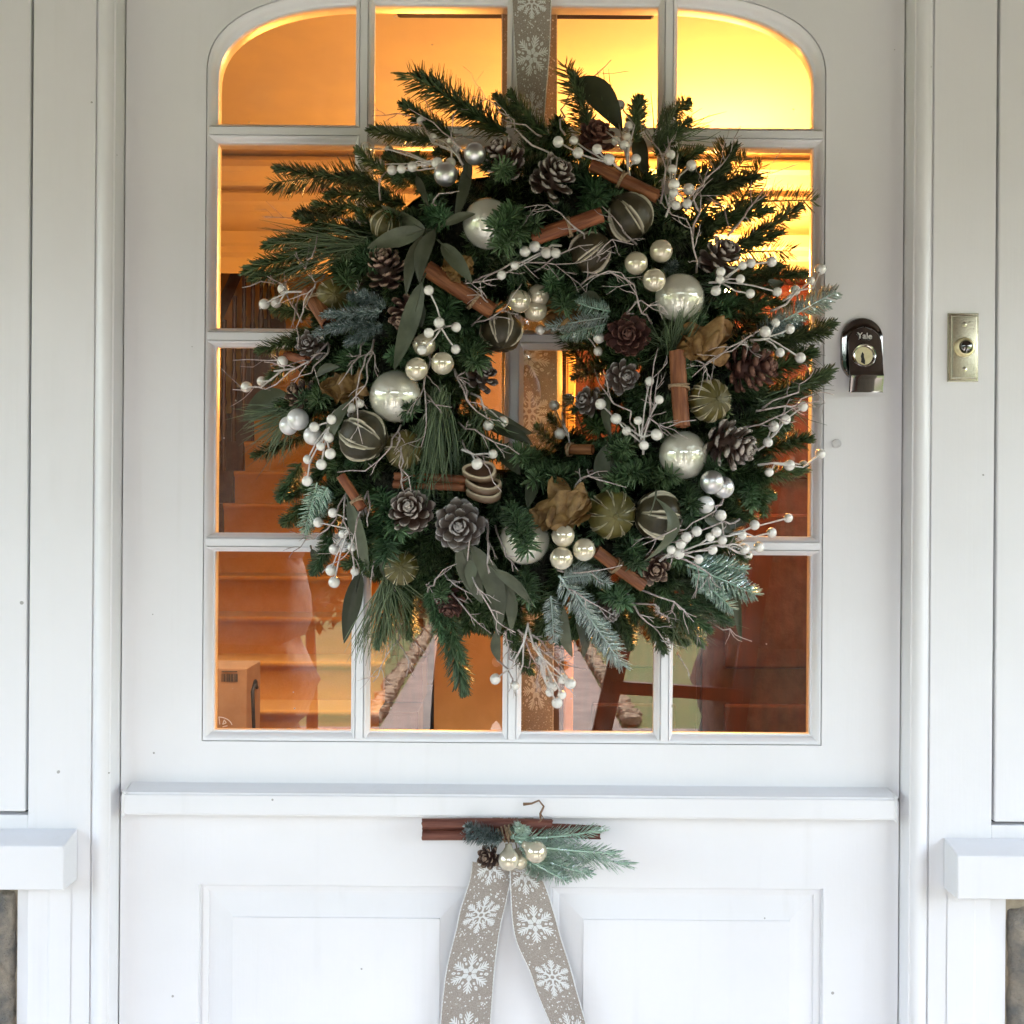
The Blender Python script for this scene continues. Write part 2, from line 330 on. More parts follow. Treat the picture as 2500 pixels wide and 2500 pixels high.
# ================================================================== the setting outdoors
g = MB(); g.box(-900, 900, -1800, -3.05, -.5, -.06); tag(g.build('ground', M['lawn'], smooth=False), kind='structure')
g = MB(); g.box(-3.2, 3.2, -3.05, -.03, -.4, 0); tag(g.build('porch_floor', M['flag'], smooth=False), kind='structure')
pw = MB(); pw.box(-.82, .78, -40, -5.75, -.2, -.045); pw.box(-6, 6, -5.75, -4.9, -.2, -.042); pw.box(-.82, .78, -4.9, -3.05, -.2, -.045)
tag(pw.build('garden_path', M['path'], smooth=False), kind='structure')
def rough_block(mb, c, s, amp, seed, n=3):
    """a rough stone: rounded box with uneven faces"""
    bm = bmesh.new(); bmesh.ops.create_cube(bm, size=2)
    bmesh.ops.subdivide_edges(bm, edges=bm.edges[:], cuts=n, use_grid_fill=True)
    vs = []
    for v in bm.verts:
        q = v.co.copy(); l = q.length
        q = q.lerp(q / l * 1.25, .28)
        d = noise.noise_vector(q * 1.3 + Vector((seed*7.1, seed*3.3, 0))) * amp
        vs.append((c[0] + (q.x + d.x) * s[0], c[1] + (q.y + d.y) * s[1], c[2] + (q.z + d.z) * s[2]))
    bm.verts.index_update()
    mb.add(vs, [tuple(v.index for v in f.verts) for f in bm.faces]); bm.free()
ed = MB(); k = 0
for side in (-.9, .86):
    y = -5.9
    while y > -12:
        l = R.uniform(.025, .05); rough_block(ed, (side + R.uniform(-.02,.02), y, -.02), (R.uniform(.035,.06), l*.8, .028), .7, k, 2); y -= 1.5*l + .006; k += 1
tag(ed.build('path_edging', M['stone2']), kind='structure')

# porch the photographer stands in
def timber(parent, name, x0,x1,y0,y1,z0,z1, m='oak', bev=.006):
    b = MB(); b.box(x0,x1,y0,y1,z0,z1); return b.build(name, M[m], parent, False, bev)
porch = empty('porch', (0,-1.5,0), 'open stone and timber porch sheltering the front door, mirrored in the panes', 'porch')
timber(porch, 'roof', -1.9, 1.9, -2.2, -.0305, 2.12, 2.2, 'oak')
timber(porch, 'beam', -1.75, 1.75, -2.03, -1.87, 1.95, 2.119)
for sx in (-1, 1):
    timber(porch, 'beam', min(sx*1.6,sx*1.74), max(sx*1.6,sx*1.74), -1.86, -.075, 1.95, 2.119)
    b = MB(); x = sx*.97 - .02
    for zi in range(8):
        rough_block(b, (x + R.uniform(-.02,.02) , -1.95, .12 + zi*.247), (.37, .16, .134), .12, zi + sx*20)
    b.build('pillar', M['stone'], porch)
    b = MB()
    for yi in range(4):
        for zi in range(3): rough_block(b, (sx*1.68, -.3 - yi*.42, .12 + zi*.24), (.10, .22, .13), .12, yi*9 + zi + sx*50)
    b.build('dwarf_wall', M['stone'], porch)
# wooden trestle ladder standing in the porch mouth
ld = empty('wooden_ladder', (.3,-1.78,0), 'red brown wooden trestle ladder in the porch, mirrored in the lower right panes', 'ladder')
def plank(parent, name, a, c_, w, t, m='ladder'):
    a, c_ = Vector(a), Vector(c_); d = (c_-a).normalized(); n_ = d.cross(Vector((0,1,0))).normalized()*w; e_ = Vector((0,t,0))
    q = MB(); q.add([a-n_-e_, a+n_-e_, a+n_+e_, a-n_+e_, c_-n_-e_, c_+n_-e_, c_+n_+e_, c_-n_+e_], [(0,3,2,1),(4,5,6,7),(0,1,5,4),(1,2,6,5),(2,3,7,6),(3,0,4,7)])
    return q.build(name, M[m], parent, False, .003)
for p0, p1 in (((.10,-1.76,0),(.434,-1.76,1.5)), ((.50,-1.76,0),(.73,-1.76,1.5))): plank(ld, 'stile', p0, p1, .026, .014)
for z_ in (.30,.58,.87,1.15,1.42): plank(ld, 'rung', (.10+.2227*z_,-1.745,z_+.01), (.50+.153*z_,-1.745,z_-.01), .018, .012)
def leaf_ball(name, c, r, n, m, parent, size, seed, sq=(1,1,1)):
    rr = random.Random(seed); b = MB()
    for i in range(n):
        d = Vector((rr.gauss(0,1), rr.gauss(0,1), rr.gauss(0,1))).normalized()
        q = Vector(c) + Vector((d.x*sq[0], d.y*sq[1], d.z*sq[2])) * r * (rr.random()**.33) * (1 + .15*noise.noise(d*3))
        t = Vector((rr.gauss(0,1), rr.gauss(0,1), rr.gauss(0,1))).normalized(); u = t.cross(d).normalized() if t.cross(d).length > .01 else Vector((1,0,0))
        s_ = size * rr.uniform(.6, 1.3); w = t*s_; h = u*s_*.5
        b.add([q-w, q+h, q+w, q-h], [(0,1,2,3)], rr.random())
    return b.build(name, M[m], parent, False)
ball = empty('added_topiary', (-.86,-3.35,-.05), 'added round shrub beside the stone pillar, darkening the reflection in the left pane', 'shrub')  # shrub added to give the dark round shape mirrored in the left pane
t = MB(); t.tube([(-.86,-3.35,-.06),(-.85,-3.35,.5),(-.87,-3.35,1.0)], [.03,.025,.02], 8); t.build('trunk', M['oak'], ball)
leaf_ball('crown', (-.86,-3.35,1.22), .36, 2600, 'leafmass', ball, .03, 5)
hedge = empty('hedge', (0,-19,-.05), 'tall dark hedge closing the garden, mirrored faintly in the glass', 'hedge')
leaf_ball('foliage', (0,-19,1.4), 1.0, 7000, 'leafmass', hedge, .30, 8, (24, 1.2, 3.7))
c = MB(); c.box(-24,24,-19.6,-18.4,-.1,4.2); c.build('core', M['leafmass'], hedge, False)

# ================================================================== hall behind the glass
def struct(name, m, *boxes):
    b = MB()
    for q in boxes: b.box(*q)
    return tag(b.build(name, M[m], smooth=False), kind='structure')
struct('hall_floor', 'dark', (-3.2,3.2,.06,7.6,-.3,.0))
struct('hall_ceiling', 'cream', (-3.2,3.2,.055,1.83,2.35,2.5))
struct('hall_upper_ceiling', 'dark', (-3.2,3.2,2.0,7.6,3.3,3.4))
struct('hall_wall_left', 'cream', (-3.3,-2.45,.06,7.6,0,3.3))
struct('hall_wall_right', 'cream', (1.32,3.3,.06,7.6,0,3.3))
struct('hall_wall_far', 'hallwall', (-2.45,1.32,7.2,7.6,0,3.3))
struct('entrance_wall_inside', 'cream', (-3.2,-.5,.05,.058,0,2.4), (.5,3.2,.05,.058,0,2.4), (-.5,.5,.05,.058,2.04,2.4))
bk = empty('bulkhead', (0,1.9,2.07), 'moulded plaster bulkhead crossing the lit hall ceiling behind the upper panes', 'bulkhead')
b = MB()
prof = [(1.83,2.35),(1.80,2.345),(1.76,2.32),(1.75,2.30),(1.78,2.295),(1.79,2.27),(1.80,2.262),(1.83,2.258),(1.83,2.245),(1.795,2.24),(1.79,2.215),(1.80,2.208),(1.84,2.20),(1.84,2.14),(1.80,2.135),(1.79,2.10),(1.80,2.092),(1.795,2.075),(1.80,2.062),(2.0,2.062),(2.0,2.9)]
b.grid(lambda u,v: (-2.45+u*3.77, *prof[round(v*(len(prof)-1))]), 1, len(prof)-1)
b.build('plaster_moulding', M['cream'], bk, False)
b = MB(); b.box(-.142,.166,.085,.12,1.951,2.03); tag(b.build('curtain_rail', M['dark'], None, False, .004), 'dark wooden rail across the inside top of the door', 'rail')
# wall lamp on the bulkhead, behind the foliage
LP = Vector((.50, 1.64, 1.96))
lamp = empty('wall_lamp', LP, 'glowing round wall lamp on the hall bulkhead, behind the upper right of the wreath', 'lamp')
b = MB(); b.lathe([(.07*math.sin(PI*i/16), -.07*math.cos(PI*i/16)) for i in range(17)], 24, Matrix.Translation(LP))
b.build('globe', emit_mat('lamp_glow', (1,.47,.12), LAMP), lamp)
b = MB(); b.tube([LP+Vector((0,0,.068)), LP+Vector((0,.03,.11)), LP+Vector((0,.17,.13))], .008, 8); b.lathe([(0,0),(.04,0),(.036,.012),(0,.014)], 20, Matrix.Translation(LP+Vector((0,.165,.13))) @ Matrix.Rotation(PI/2,4,'X')); b.build('bracket', M['brass'], lamp)
lamp2 = empty('added_stair_lamp', (-.3,2.6,1.85), 'added warm lamp, hidden from view, brightening the stairs deep in the hall', 'lamp')  # unseen lamp added to light the stair risers from the front
b = MB(); b.lathe([(.08*math.sin(PI*i/16), -.08*math.cos(PI*i/16)) for i in range(17)], 24, Matrix.Translation((-.3,2.6,1.85)))
b.build('globe', emit_mat('added_stair_lamp_glow', (1,.38,.06), LAMP2), lamp2)
b = MB(); b.tube([(-.3,2.6,1.92),(-.3,2.6,3.3)], .006, 8); b.build('cord', M['brass'], lamp2)
# staircase
st = empty('staircase', (-1.1,4,0), 'carpeted wooden staircase with turned balusters rising in the hall behind the left panes', 'staircase')
for n in range(-7, 7):
    y = 4.84 - .23*n; z = 1.40 - .19*n
    b = MB()
    # carpeted step with rounded nosing
    pr = [(y+.04, z-.19), (y+.03, z-.04), (y+.012, z-.03), (y, z-.012), (y+.004, z-.003), (y+.02, z), (y+.29, z)]
    b.grid(lambda u,v: (-1.63+u*1.03, *pr[round(v*(len(pr)-1))]), 1, len(pr)-1)
    b.build('step', M['carpet'], st, True)
    b = MB()
    b.box(-1.82, -1.632, y-.005, y+.27, z-.19, z-.004); b.box(-.598, -.42, y-.005, y+.27, z-.19, z-.004)
    b.build('tread_end', M['dark'], st, False)
    for q in (.11,):
        zz = z + .0
        turned = [(.016,0),(.016,.14),(.024,.16),(.014,.19),(.021,.25),(.026,.31),(.015,.38),(.022,.41),(.013,.45),(.013,.58),(.019,.62),(.014,.66),(.016,.70),(.016,.90)]
        b = MB(); b.lathe([(r_*.9, h) for r_, h in turned], 10, Matrix.Translation((-1.72, y+q, zz)))
        b.build('baluster', M['dark'], st)
b = MB(); b.tube([(-1.72, 4.84+.23*7.5, 1.40+.19*7.5+.92), (-1.72, 4.84-.23*6.3, 1.40-.19*6.3+.92)], .035, 8); b.build('handrail', M['dark'], st)
b = MB(); b.box(-1.77,-1.67,3.30,3.40,0,1.28); b.lathe([(0,1.28),(.045,1.29),(.055,1.33),(.03,1.37),(0,1.38)],12,Matrix.Translation((-1.72,3.35,0))); b.build('newel_post', M['dark'], st, False)
b = MB(); b.add([(-2.4,3.6,2.62),(-1.35,3.6,2.16),(-1.42,3.6,1.98),(-2.4,3.6,2.24),(-2.4,3.66,2.62),(-1.35,3.66,2.16),(-1.42,3.66,1.98),(-2.4,3.66,2.24)],[(0,1,2,3),(4,7,6,5),(0,4,5,1),(1,5,6,2),(2,6,7,3)])
b.build('stair_string', M['mahog'], st, False)
# passage wall right of the stairs
struct('passage_wall', 'hallwall', (-.40,-.02,4.4,7.2,0,3.3))
# cardboard box at the stair foot
bx = empty('cardboard_box', (-1.24,3.36,0), 'tall cardboard box with barcode standing at the stair foot, seen through the bottom left pane', 'box')
b = MB(); b.box(-1.40,-1.09,3.24,3.48,.0,.705); b.build('carton', M['card'], bx, False, .004)
b = MB(); X = lambda px: (px-1250)/2600*4.4
def Zb(py): return 1.36 - (py-1250+5)/2600*4.4
rb = random.Random(3); x = X(545)
while x < X(583):
    w = rb.uniform(.0012,.005); b.add([(x,3.236,Zb(1664)),(x+w,3.236,Zb(1664)),(x+w,3.236,Zb(1645)),(x,3.236,Zb(1645))],[(0,1,2,3)]); x += w + rb.uniform(.001,.004)
b.box(X(545),X(583),3.235,3.2365,Zb(1640),Zb(1638))
b.build('barcode', M['black'], bx, False)
b = MB()
def ribbonline(mb, pts, w):
    for a_, c_ in zip(pts, pts[1:]):
        a_, c_ = Vector(a_), Vector(c_); d_ = (c_-a_).normalized(); n_ = d_.cross(Vector((0,1,0)))*w
        mb.add([a_+n_, c_+n_, c_-n_, a_-n_], [(0,1,2,3)])
ribbonline(b, [(X(539),3.236,Zb(1749)),(X(541),3.236,Zb(1768))], .002)
ribbonline(b, [(X(539)+ .028*math.sin(q)*2, 3.236, Zb(1775)+.042*math.cos(q)) for q in [i*.19 for i in range(8)]], .002)
ribbonline(b, [(X(548),3.236,Zb(1768)),(X(552),3.236,Zb(1757)),(X(557),3.236,Zb(1764)),(X(548),3.236,Zb(1768))], .0022)
ribbonline(b, [(X(548),3.236,Zb(1774)),(X(560),3.236,Zb(1771))], .002)
b.build('printed_mark', M['print'], bx, False)
b = MB(); b.tube([(-1.087,3.40,.60),(-1.083,3.36,.635),(-1.083,3.31,.60),(-1.085,3.34,.45),(-1.087,3.37,.2)], .008, 6); b.build('strap', M['black'], bx)
# mahogany wardrobe on the right
wd = empty('wardrobe', (.6,2.2,0), 'tall dark red mahogany wardrobe in the hall behind the right panes', 'wardrobe')
b = MB(); b.box(.14,1.30,1.90,2.45,0,2.02); b.build('carcass', M['mahog'], wd, False, .006)
b = MB(); b.box(.12,1.31,1.86,2.46,2.021,2.05); b.build('top_board', M['mahog'], wd, False, .006)
for x0,x1 in ((.17,.53),(.545,.905),(.92,1.28)):
    b = MB(); b.box(x0,x1,1.875,1.899,.08,1.98); dr = b.build('door', M['mahog'], wd, False, .004)
    for z0,z1 in ((.16,.82),(.92,1.36),(1.46,1.90)):
        b = MB(); b.box(x0+.06,x1-.06,1.858,1.8745,z0,z1); b.build('panel', M['mahog'], dr, False, .012)
    b = MB(); b.lathe([(.0,0),(.012,.004),(.016,.014),(.008,.03),(.006,.036)],12,Matrix.Translation((x1-.03,1.838,1.1)) @ Matrix.Rotation(-PI/2,4,'X')); b.build('knob', M['brass'], dr)
# bright door casing in the passage seen through the middle of the wreath
cs = empty('passage_door_casing', (.22,3.0,0), 'pale upright door casing in the hall, seen through the hole of the wreath', 'casing')
b = MB(); b.box(.15,.174,1.80,1.855,0,2.0); b.build('casing_board', M['hallwall'], cs, False, .004)

# ================================================================== front door
door = empty('front_door', (0,.02,0), 'white panelled front door with sixteen small panes and a drip ledge', 'door')
HW = 757*S; CX = 3*S
SIDE_V = 158*1.294; TOPV = -1272; BOTV = 565
def outline(o):
    """inside outline of the glazed opening, shrunk by o metres: rectangle below, superellipse shoulders above"""
    w = HW - o; a_ = 320*1.294*S - o*.4; b_ = 160*1.294*S - o*.4
    zt = ZC - TOPV*S - o; zb = ZC - BOTV*S + o; zs = zt - b_
    pts = [(-w, zb), (w, zb), (w, zs)]
    N_ = 20
    for i in range(1, N_+1):
        q = PI/2*i/N_; e = 2/2.4
        pts.append((w - a_ + a_*math.cos(q)**e, zs + b_*math.sin(q)**e))
    for i in range(N_, 0, -1):
        q = PI/2*i/N_; e = 2/2.4
        pts.append((-w + a_ - a_*math.cos(q)**e, zs + b_*math.sin(q)**e))
    pts.append((-w, zs))
    return [(x_ + CX, z_) for x_, z_ in pts]
BW = 950*S
zl = ZC - 534*1.294*S       # where the ledge hides the joint between the two leaves
def leaf_upper():
    b = MB(); o0 = outline(0); n = len(o0)
    outer = []
    zt, zb = 2.06, zl
    # project the opening outline to the outer rectangle
    for i, (x_, z_) in enumerate(o0):
        if i == 0: outer.append((-BW, zb))
        elif i == 1: outer.append((BW, zb))
        elif i == 2: outer.append((BW, z_))
        elif i == n-1: outer.append((-BW, z_))
        else:
            k_ = i-2 if i <= 22 else (n-1)-i
            side = 1 if i <= 22 else -1
            t_ = k_/20
            if t_ < .5: outer.append((side*BW, o0[2][1] + (zt-o0[2][1])*t_*2))
            else: outer.append((side*(BW - (BW-.12)*(t_-.5)*2), zt))
    b.add([(x_,0,z_) for x_,z_ in outer] + [(x_,0,z_) for x_,z_ in o0], [(i,(i+1)%n,n+(i+1)%n,n+i) for i in range(n)])
    b.build('glazed_leaf', M['paint'], door, False)
    ob = outline(.0050); b2 = MB(); b2.add([(x_,.044,z_) for x_,z_ in outer] + [(x_,.044,z_) for x_,z_ in ob], [(i,(i+1)%n,n+(i+1)%n,n+i) for i in range(n)]); b2.build('glazed_leaf_back', M['paint'], door, False)
    prof = [(.0000,.0),(.0001,.0042),(.0010,.0042),(.0011,.0006),(.0030,.0014),(.0055,.0040),(.0072,.0066),(.0080,.0092),(.0090,.0100),(.0104,.0104),(.0106,.0140),(.0106,.0165),(.0082,.030),(.0060,.040),(.0050,.044)]
    b = MB()
    loops = [outline(o) for o,_ in prof]
    b.add([(x_,y_,z_) for (o,y_),lp in zip(prof,loops) for x_,z_ in lp], [(k_*n+i, k_*n+(i+1)%n, (k_+1)*n+(i+1)%n, (k_+1)*n+i) for k_ in range(len(prof)-1) for i in range(n)])
    b.build('glazing_moulding', M['paint'], door, True, auto=math.radians(38))
leaf_upper()
HP = [(.0040,.0),(.0041,.0042),(.0049,.0042),(.0050,.0008),(.0066,.0024),(.0082,.0056),(.0090,.0088),(.0102,.0098),(.0104,.0140),(.0104,.0165),(.0087,.030),(.0070,.040)]
def muntin(name, a_, b_, vertical, y0):
    prof = [(-h, y) for h, y in reversed(HP)] + HP
    b = MB(); n = len(prof); vs_ = []
    for e in (a_, b_):
        for h, y in prof: vs_.append((e[0]+h, y+y0, e[1]) if vertical else (e[0], y+y0, e[1]+h))
    b.add(vs_, [(i, i+1, n+i+1, n+i) for i in range(n-1)])
    return b.build(name, M['paint'], door, True, auto=math.radians(38))
VX = [CX + q*288*1.294*S for q in (-1,0,1)]
HZ = [ZC - q*1.294*S for q in (-716, -328, 61)]
ZB, ZT = ZC - BOTV*S, ZC - TOPV*S
for x_ in VX: muntin('glazing_bar', (x_, ZB+.004), (x_, ZT), True, 0)
for z_ in HZ: muntin('glazing_bar', (CX-HW+.003, z_), (CX+HW-.003, z_), False, .0003)
xs = [CX-HW+.006] + VX + [CX+HW-.006]; zs_ = [ZT-.004] + HZ + [ZB+.006]
for i in range(4):
    for j in range(4):
        b = MB(); tl = .0004*R.uniform(-1,1)
        b.add([(xs[i],.0145+tl,zs_[j+1]),(xs[i+1],.0145-tl,zs_[j+1]),(xs[i+1],.0145-tl,zs_[j]),(xs[i],.0145+tl,zs_[j])],[(0,1,2,3)])
        b.build('pane', M['glass'], door, False)
# lower leaf with two raised and fielded panels
def lower():
    b = MB(); zt, zb = zl - .004, .02
    PX = [(-585*1.294*S, -68*1.294*S), (78*1.294*S, 593*1.294*S)]; pt = ZC - 707*1.294*S; pb = .22
    xs_ = [-BW, PX[0][0], PX[0][1], PX[1][0], PX[1][1], BW]; zz = [zb, pb, pt, zt]
    vs_ = [(x_,0,z_) for z_ in zz for x_ in xs_]
    fs_ = [(j*6+i, j*6+i+1, (j+1)*6+i+1, (j+1)*6+i) for j in range(3) for i in range(5) if not (j == 1 and i in (1,3))]
    b.add(vs_, fs_); b.build('panelled_leaf', M['paint'], door, False)
    for x0,x1 in PX:
        b = MB(); ins = [(0,0),(.0004,.0060),(.0012,.0060),(.0030,.0050),(.0075,.0062),(.0088,.0064),(.0090,.0082),(.0102,.0082),(.036,.0036),(.0363,.0020)]
        for o,y in ins: b.add([(x0+o,y,pb+o),(x1-o,y,pb+o),(x1-o,y,pt-o),(x0+o,y,pt-o)], [])
        b.f = [(k_*4+i, k_*4+(i+1)%4, (k_+1)*4+(i+1)%4, (k_+1)*4+i) for k_ in range(len(ins)-1) for i in range(4)] + [tuple((len(ins)-1)*4+i for i in range(4))]
        b.m = [0]*len(b.f)
        b.build('raised_panel', M['paint'], door, False)
lower()
b = MB()
pr = [(.001,.3870-.001-.0873),(-.0285,.3013),(-.0285,.3250),(.001,.3262)]
pr = [(.001, ZC-514*1.294*S), (-.028, ZC-.3015), (-.0285, ZC-.3250), (.001, ZC-.3262)]
b.grid(lambda u,v: (-.4115+u*.8225, *pr[round(v*3)]), 1, 3)
b.add([(-.4115,*q) for q in pr] + [(.411,*q) for q in pr], [(3,2,1,0),(4,5,6,7)])
bm_o = b.build('drip_ledge', M['paint'], door, False)
bmx = bmesh.new(); bmx.from_mesh(bm_o.data); bmesh.ops.remove_doubles(bmx, verts=bmx.verts, dist=1e-5); bmesh.ops.bevel(bmx, geom=bmx.edges[:], offset=.0022, segments=3, affect='EDGES', profile=.6); bmx.to_mesh(bm_o.data); bmx.free()
for sx in (-1,1):
    b = MB(); b.box(*sorted((sx*(BW-.012), sx*(BW+.09))), .0445, .0615, .0, 2.2); b.build('light_stop_strip', M['paint2'], door, False)  # unseen strips added to stop hall light leaking past the leaf edges
# dark joint behind the leaves
b = MB(); b.box(-BW-.02, BW+.02, .045, .06, .0, zl+.05); b.build('back_board', M['paint2'], door, False)

# ================================================================== frame, side panels, sills, stone
fr = empty('door_frame', (0,-.01,0), 'white moulded timber frame around the front door', 'frame')
FP = [(0,.006),(0,-.0235),(.0006,-.0252),(.0022,-.0256),(.0030,-.0268),(.0052,-.0290),(.0085,-.0302),(.0120,-.0300),(.0155,-.0284),(.0180,-.0262),(.0186,-.0250),(.0200,-.0248),(.0203,-.0225),(.0213,-.0225),(.0216,-.0252)]
ZTOP = 2.118
b = MB(); b.box(-BW-.001, BW+.001, -.0252, .0, 2.059, ZTOP); b.build('head_board', M['paint2'], fr, False, .001)
b = MB(); b.box(-1.9, 1.9, -.03, .05, 2.1205, 2.7); tag(b.build('house_wall', M['paint2'], None, False), kind='structure')
for sx in (-1, 1):
    b = MB(); n = len(FP)
    b.add([(sx*(BW+.0012+o), y, z_) for z_ in (.0, ZTOP) for o,y in FP], [(i,i+1,n+i+1,n+i) for i in range(n-1)])
    b.build('jamb_moulding', M['paint'], fr, True, auto=math.radians(40))
    # flat board beside the moulding, full height; stops at the panel gap
    f0 = BW+.0012+.0216; f1 = BW + .0895
    b = MB(); 
    b.box(*sorted((sx*f0, sx*f1)), -.0253, .0, .0, ZTOP)
    zpan = ZC - (579 if sx < 0 else 585)*1.294*S*.9775
    b.build('frame_board', M['paint2'], fr, False, .0008)
    b = MB(); b.box(*sorted((sx*(f1+.00005), sx*(f1+.30))), -.0251, .0, zpan-.030, zpan); b.build('transom', M['paint2'], fr, False, .0008)
    side = 'left' if sx < 0 else 'right'
    # side panel (flush casement) with its shadow gap
    pn = empty('flush_panel', (sx*(f1+.15),-.015,zpan), 'flush white side panel %s of the door frame, outlined by a dark gap' % side, 'panel', 'side panels')
    b = MB(); b.box(*sorted((sx*(f1+.0034), sx*(f1+.30))), -.0249, .0, zpan+.0034, ZTOP); b.build('panel_face', M['paint2'], pn, False, .0016)
    b = MB(); b.box(*sorted((sx*(f1+.0002), sx*(f1+.30))), -.012, -.004, zpan+.0002, ZTOP); b.build('shadow_gap', M['black'], pn, False)
    # sill
    zt_b, zt_f, z_bot = (.3404,.3484,.3937) if sx < 0 else (.3432,.3515,.3960)
    xe = -.4597 if sx < 0 else .4622
    b = MB(); pr2 = [(-.0258, ZC-zt_b), (-.061, ZC-zt_f), (-.0615, ZC-z_bot), (-.0258, ZC-z_bot-.001)]
    xo = sx*(f1+.30)
    b.add([(xe,*q) for q in pr2] + [(xo,*q) for q in pr2], [(0,1,2,3),(7,6,5,4),(0,4,5,1),(1,5,6,2),(2,6,7,3),(3,7,4,0)])
    so = b.build('window_sill', M['paint2'], None, False, .0014)
    tag(so, 'projecting white sill with chipped end, %s of the door' % side, 'sill', 'side sills')
    # board strips below the sill, then stone
    zs0 = ZC - z_bot - .001
    b = MB(); c0 = sx*(BW+.0655) if sx < 0 else sx*(BW+.071)
    x1_ = sx*(abs(c0)+.0165); x2_ = sx*(abs(c0)+.0385)
    b.add([(sx*(f0+.02),-.0262,0),(c0,-.0262,0),(x1_,-.0205,0),(x1_+sx*.001,-.019,0),(x2_,-.016,0),(x2_,.0,0)] + [(sx*(f0+.02),-.0262,zs0),(c0,-.0262,zs0),(x1_,-.0205,zs0),(x1_+sx*.001,-.019,zs0),(x2_,-.016,zs0),(x2_,.0,zs0)],
          [(i,i+1,7+i,6+i) for i in range(5)])
    b.build('plinth_board', M['paint2'], fr, False, 0)
    sw = empty('stone_wall', (sx*(abs(x2_)+.1),0,0), 'rubble stone wall under the %s sill, dark grey stone below tan mortar' % side, 'wall', 'stone walls')
    xa = abs(x2_) + .0005
    b = MB()
    b.grid(lambda u,v: (sx*(xa-.003 + u*.24), -.010 - .004*noise.noise(Vector((u*9,v*30,sx))), v*zs0), 14, 60)
    b.build('mortar', M['mortar'], sw)
    rs = random.Random(5+sx); z_ = zs0 - (.018 if sx < 0 else .022); kk = 0
    while z_ > .05:
        hgt = rs.uniform(.16,.22) if kk == 0 else rs.uniform(.09,.15); wdt = rs.uniform(.10,.15)
        b = MB(); sd_ = kk*3.7+sx
        def stone(u, v, z0=z_, h_=hgt, w_=wdt, s0=sd_):
            q = Vector((u*2.2, v*3.5, s0)); e = min(u,1-u,v,1-v)
            lft = .006*noise.noise(Vector((s0, v*9, 3.3))); tp = .007*noise.noise(Vector((u*7, s0, 1.2)))
            y = -.012 - .012*min(1, e*9)**.6 - .010*noise.noise(q*2) - .006*noise.noise(q*6) - .004*abs(noise.noise(q*13))
            if e <= 0: y = -.004
            return (sx*(xa + .0012 + abs(lft)*.6 + u*w_), y, z0 + tp - (1-v)*h_)
        b.grid(stone, 34, 50); b.build('stone', M['stone' if kk % 2 == 0 else 'stone2'], sw)
        x3 = xa + wdt + .012; b = MB()
        def stone2(u, v, z0=z_, h_=hgt, s0=sd_+9, x3=x3):
            q = Vector((u*2.2, v*3.5, s0)); e = min(u,1-u,v,1-v)
            y = -.012 - .012*min(1, e*9)**.6 - .007*noise.noise(q*2)
            return (sx*(x3 + u*.1), -.004 if e <= 0 else y, z0 - (1-v)*h_)
        b.grid(stone2, 10, 14); b.build('stone', M['stone2' if kk % 2 == 0 else 'stone'], sw)
        z_ -= hgt + .014; kk += 1

# ================================================================== lock, bell push, clear bumper
def disc_on(name, x, y, Y0, prof, m, parent, n=32):
    c_ = P(x, y, Y0); b = MB()
    b.lathe([(sz(r_,Y0), h) for r_, h in prof], n, Matrix.Translation((c_.x, Y0, c_.z)) @ Matrix.Rotation(PI/2, 4, 'X'))
    return b.build(name, M[m], parent, True, auto=math.radians(35))
lk = empty('door_lock', P(2107,870,0), 'dark chrome cylinder lock pull on the right stile of the door', 'lock')
def stadium(cx, cz, hw, z_top, z_bot, n=20, bot_round=True):
    pts = []
    for i in range(n+1):
        q = PI*i/n; pts.append((cx + hw*math.cos(q), z_top - hw + hw*math.sin(q)))
    if bot_round:
        for i in range(n+1):
            q = PI + PI*i/n; pts.append((cx + hw*math.cos(q), z_bot + hw + hw*math.sin(q)))
    else:
        pts += [(cx - hw, z_bot), (cx + hw, z_bot)]
    return pts
def plate(name, pts_fn, levels, m, parent, Y0):
    """levels: (inset, Y); pts_fn(inset) -> outline"""
    b = MB(); n = None
    for o, y in levels:
        pt = pts_fn(o); n = len(pt); b.add([(x_, Y0+y, z_) for x_, z_ in pt], [])
    b.f = [(k_*n+i, k_*n+(i+1)%n, (k_+1)*n+(i+1)%n, (k_+1)*n+i) for k_ in range(len(levels)-1) for i in range(n)] + [tuple((len(levels)-1)*n+i for i in range(n))]
    b.m = [0]*len(b.f)
    return b.build(name, M[m], parent, True, auto=math.radians(30))
c = P(2105, 850, -.004)
plate('backplate', lambda o: stadium(c.x, c.z, 51*S-o, c.z+74*S-o, c.z-80*S+o), [(0,0),(0,-.003),(.0008,-.0042),(.003,-.0048),(.006,-.0052)], 'chrome', lk, -.0003)
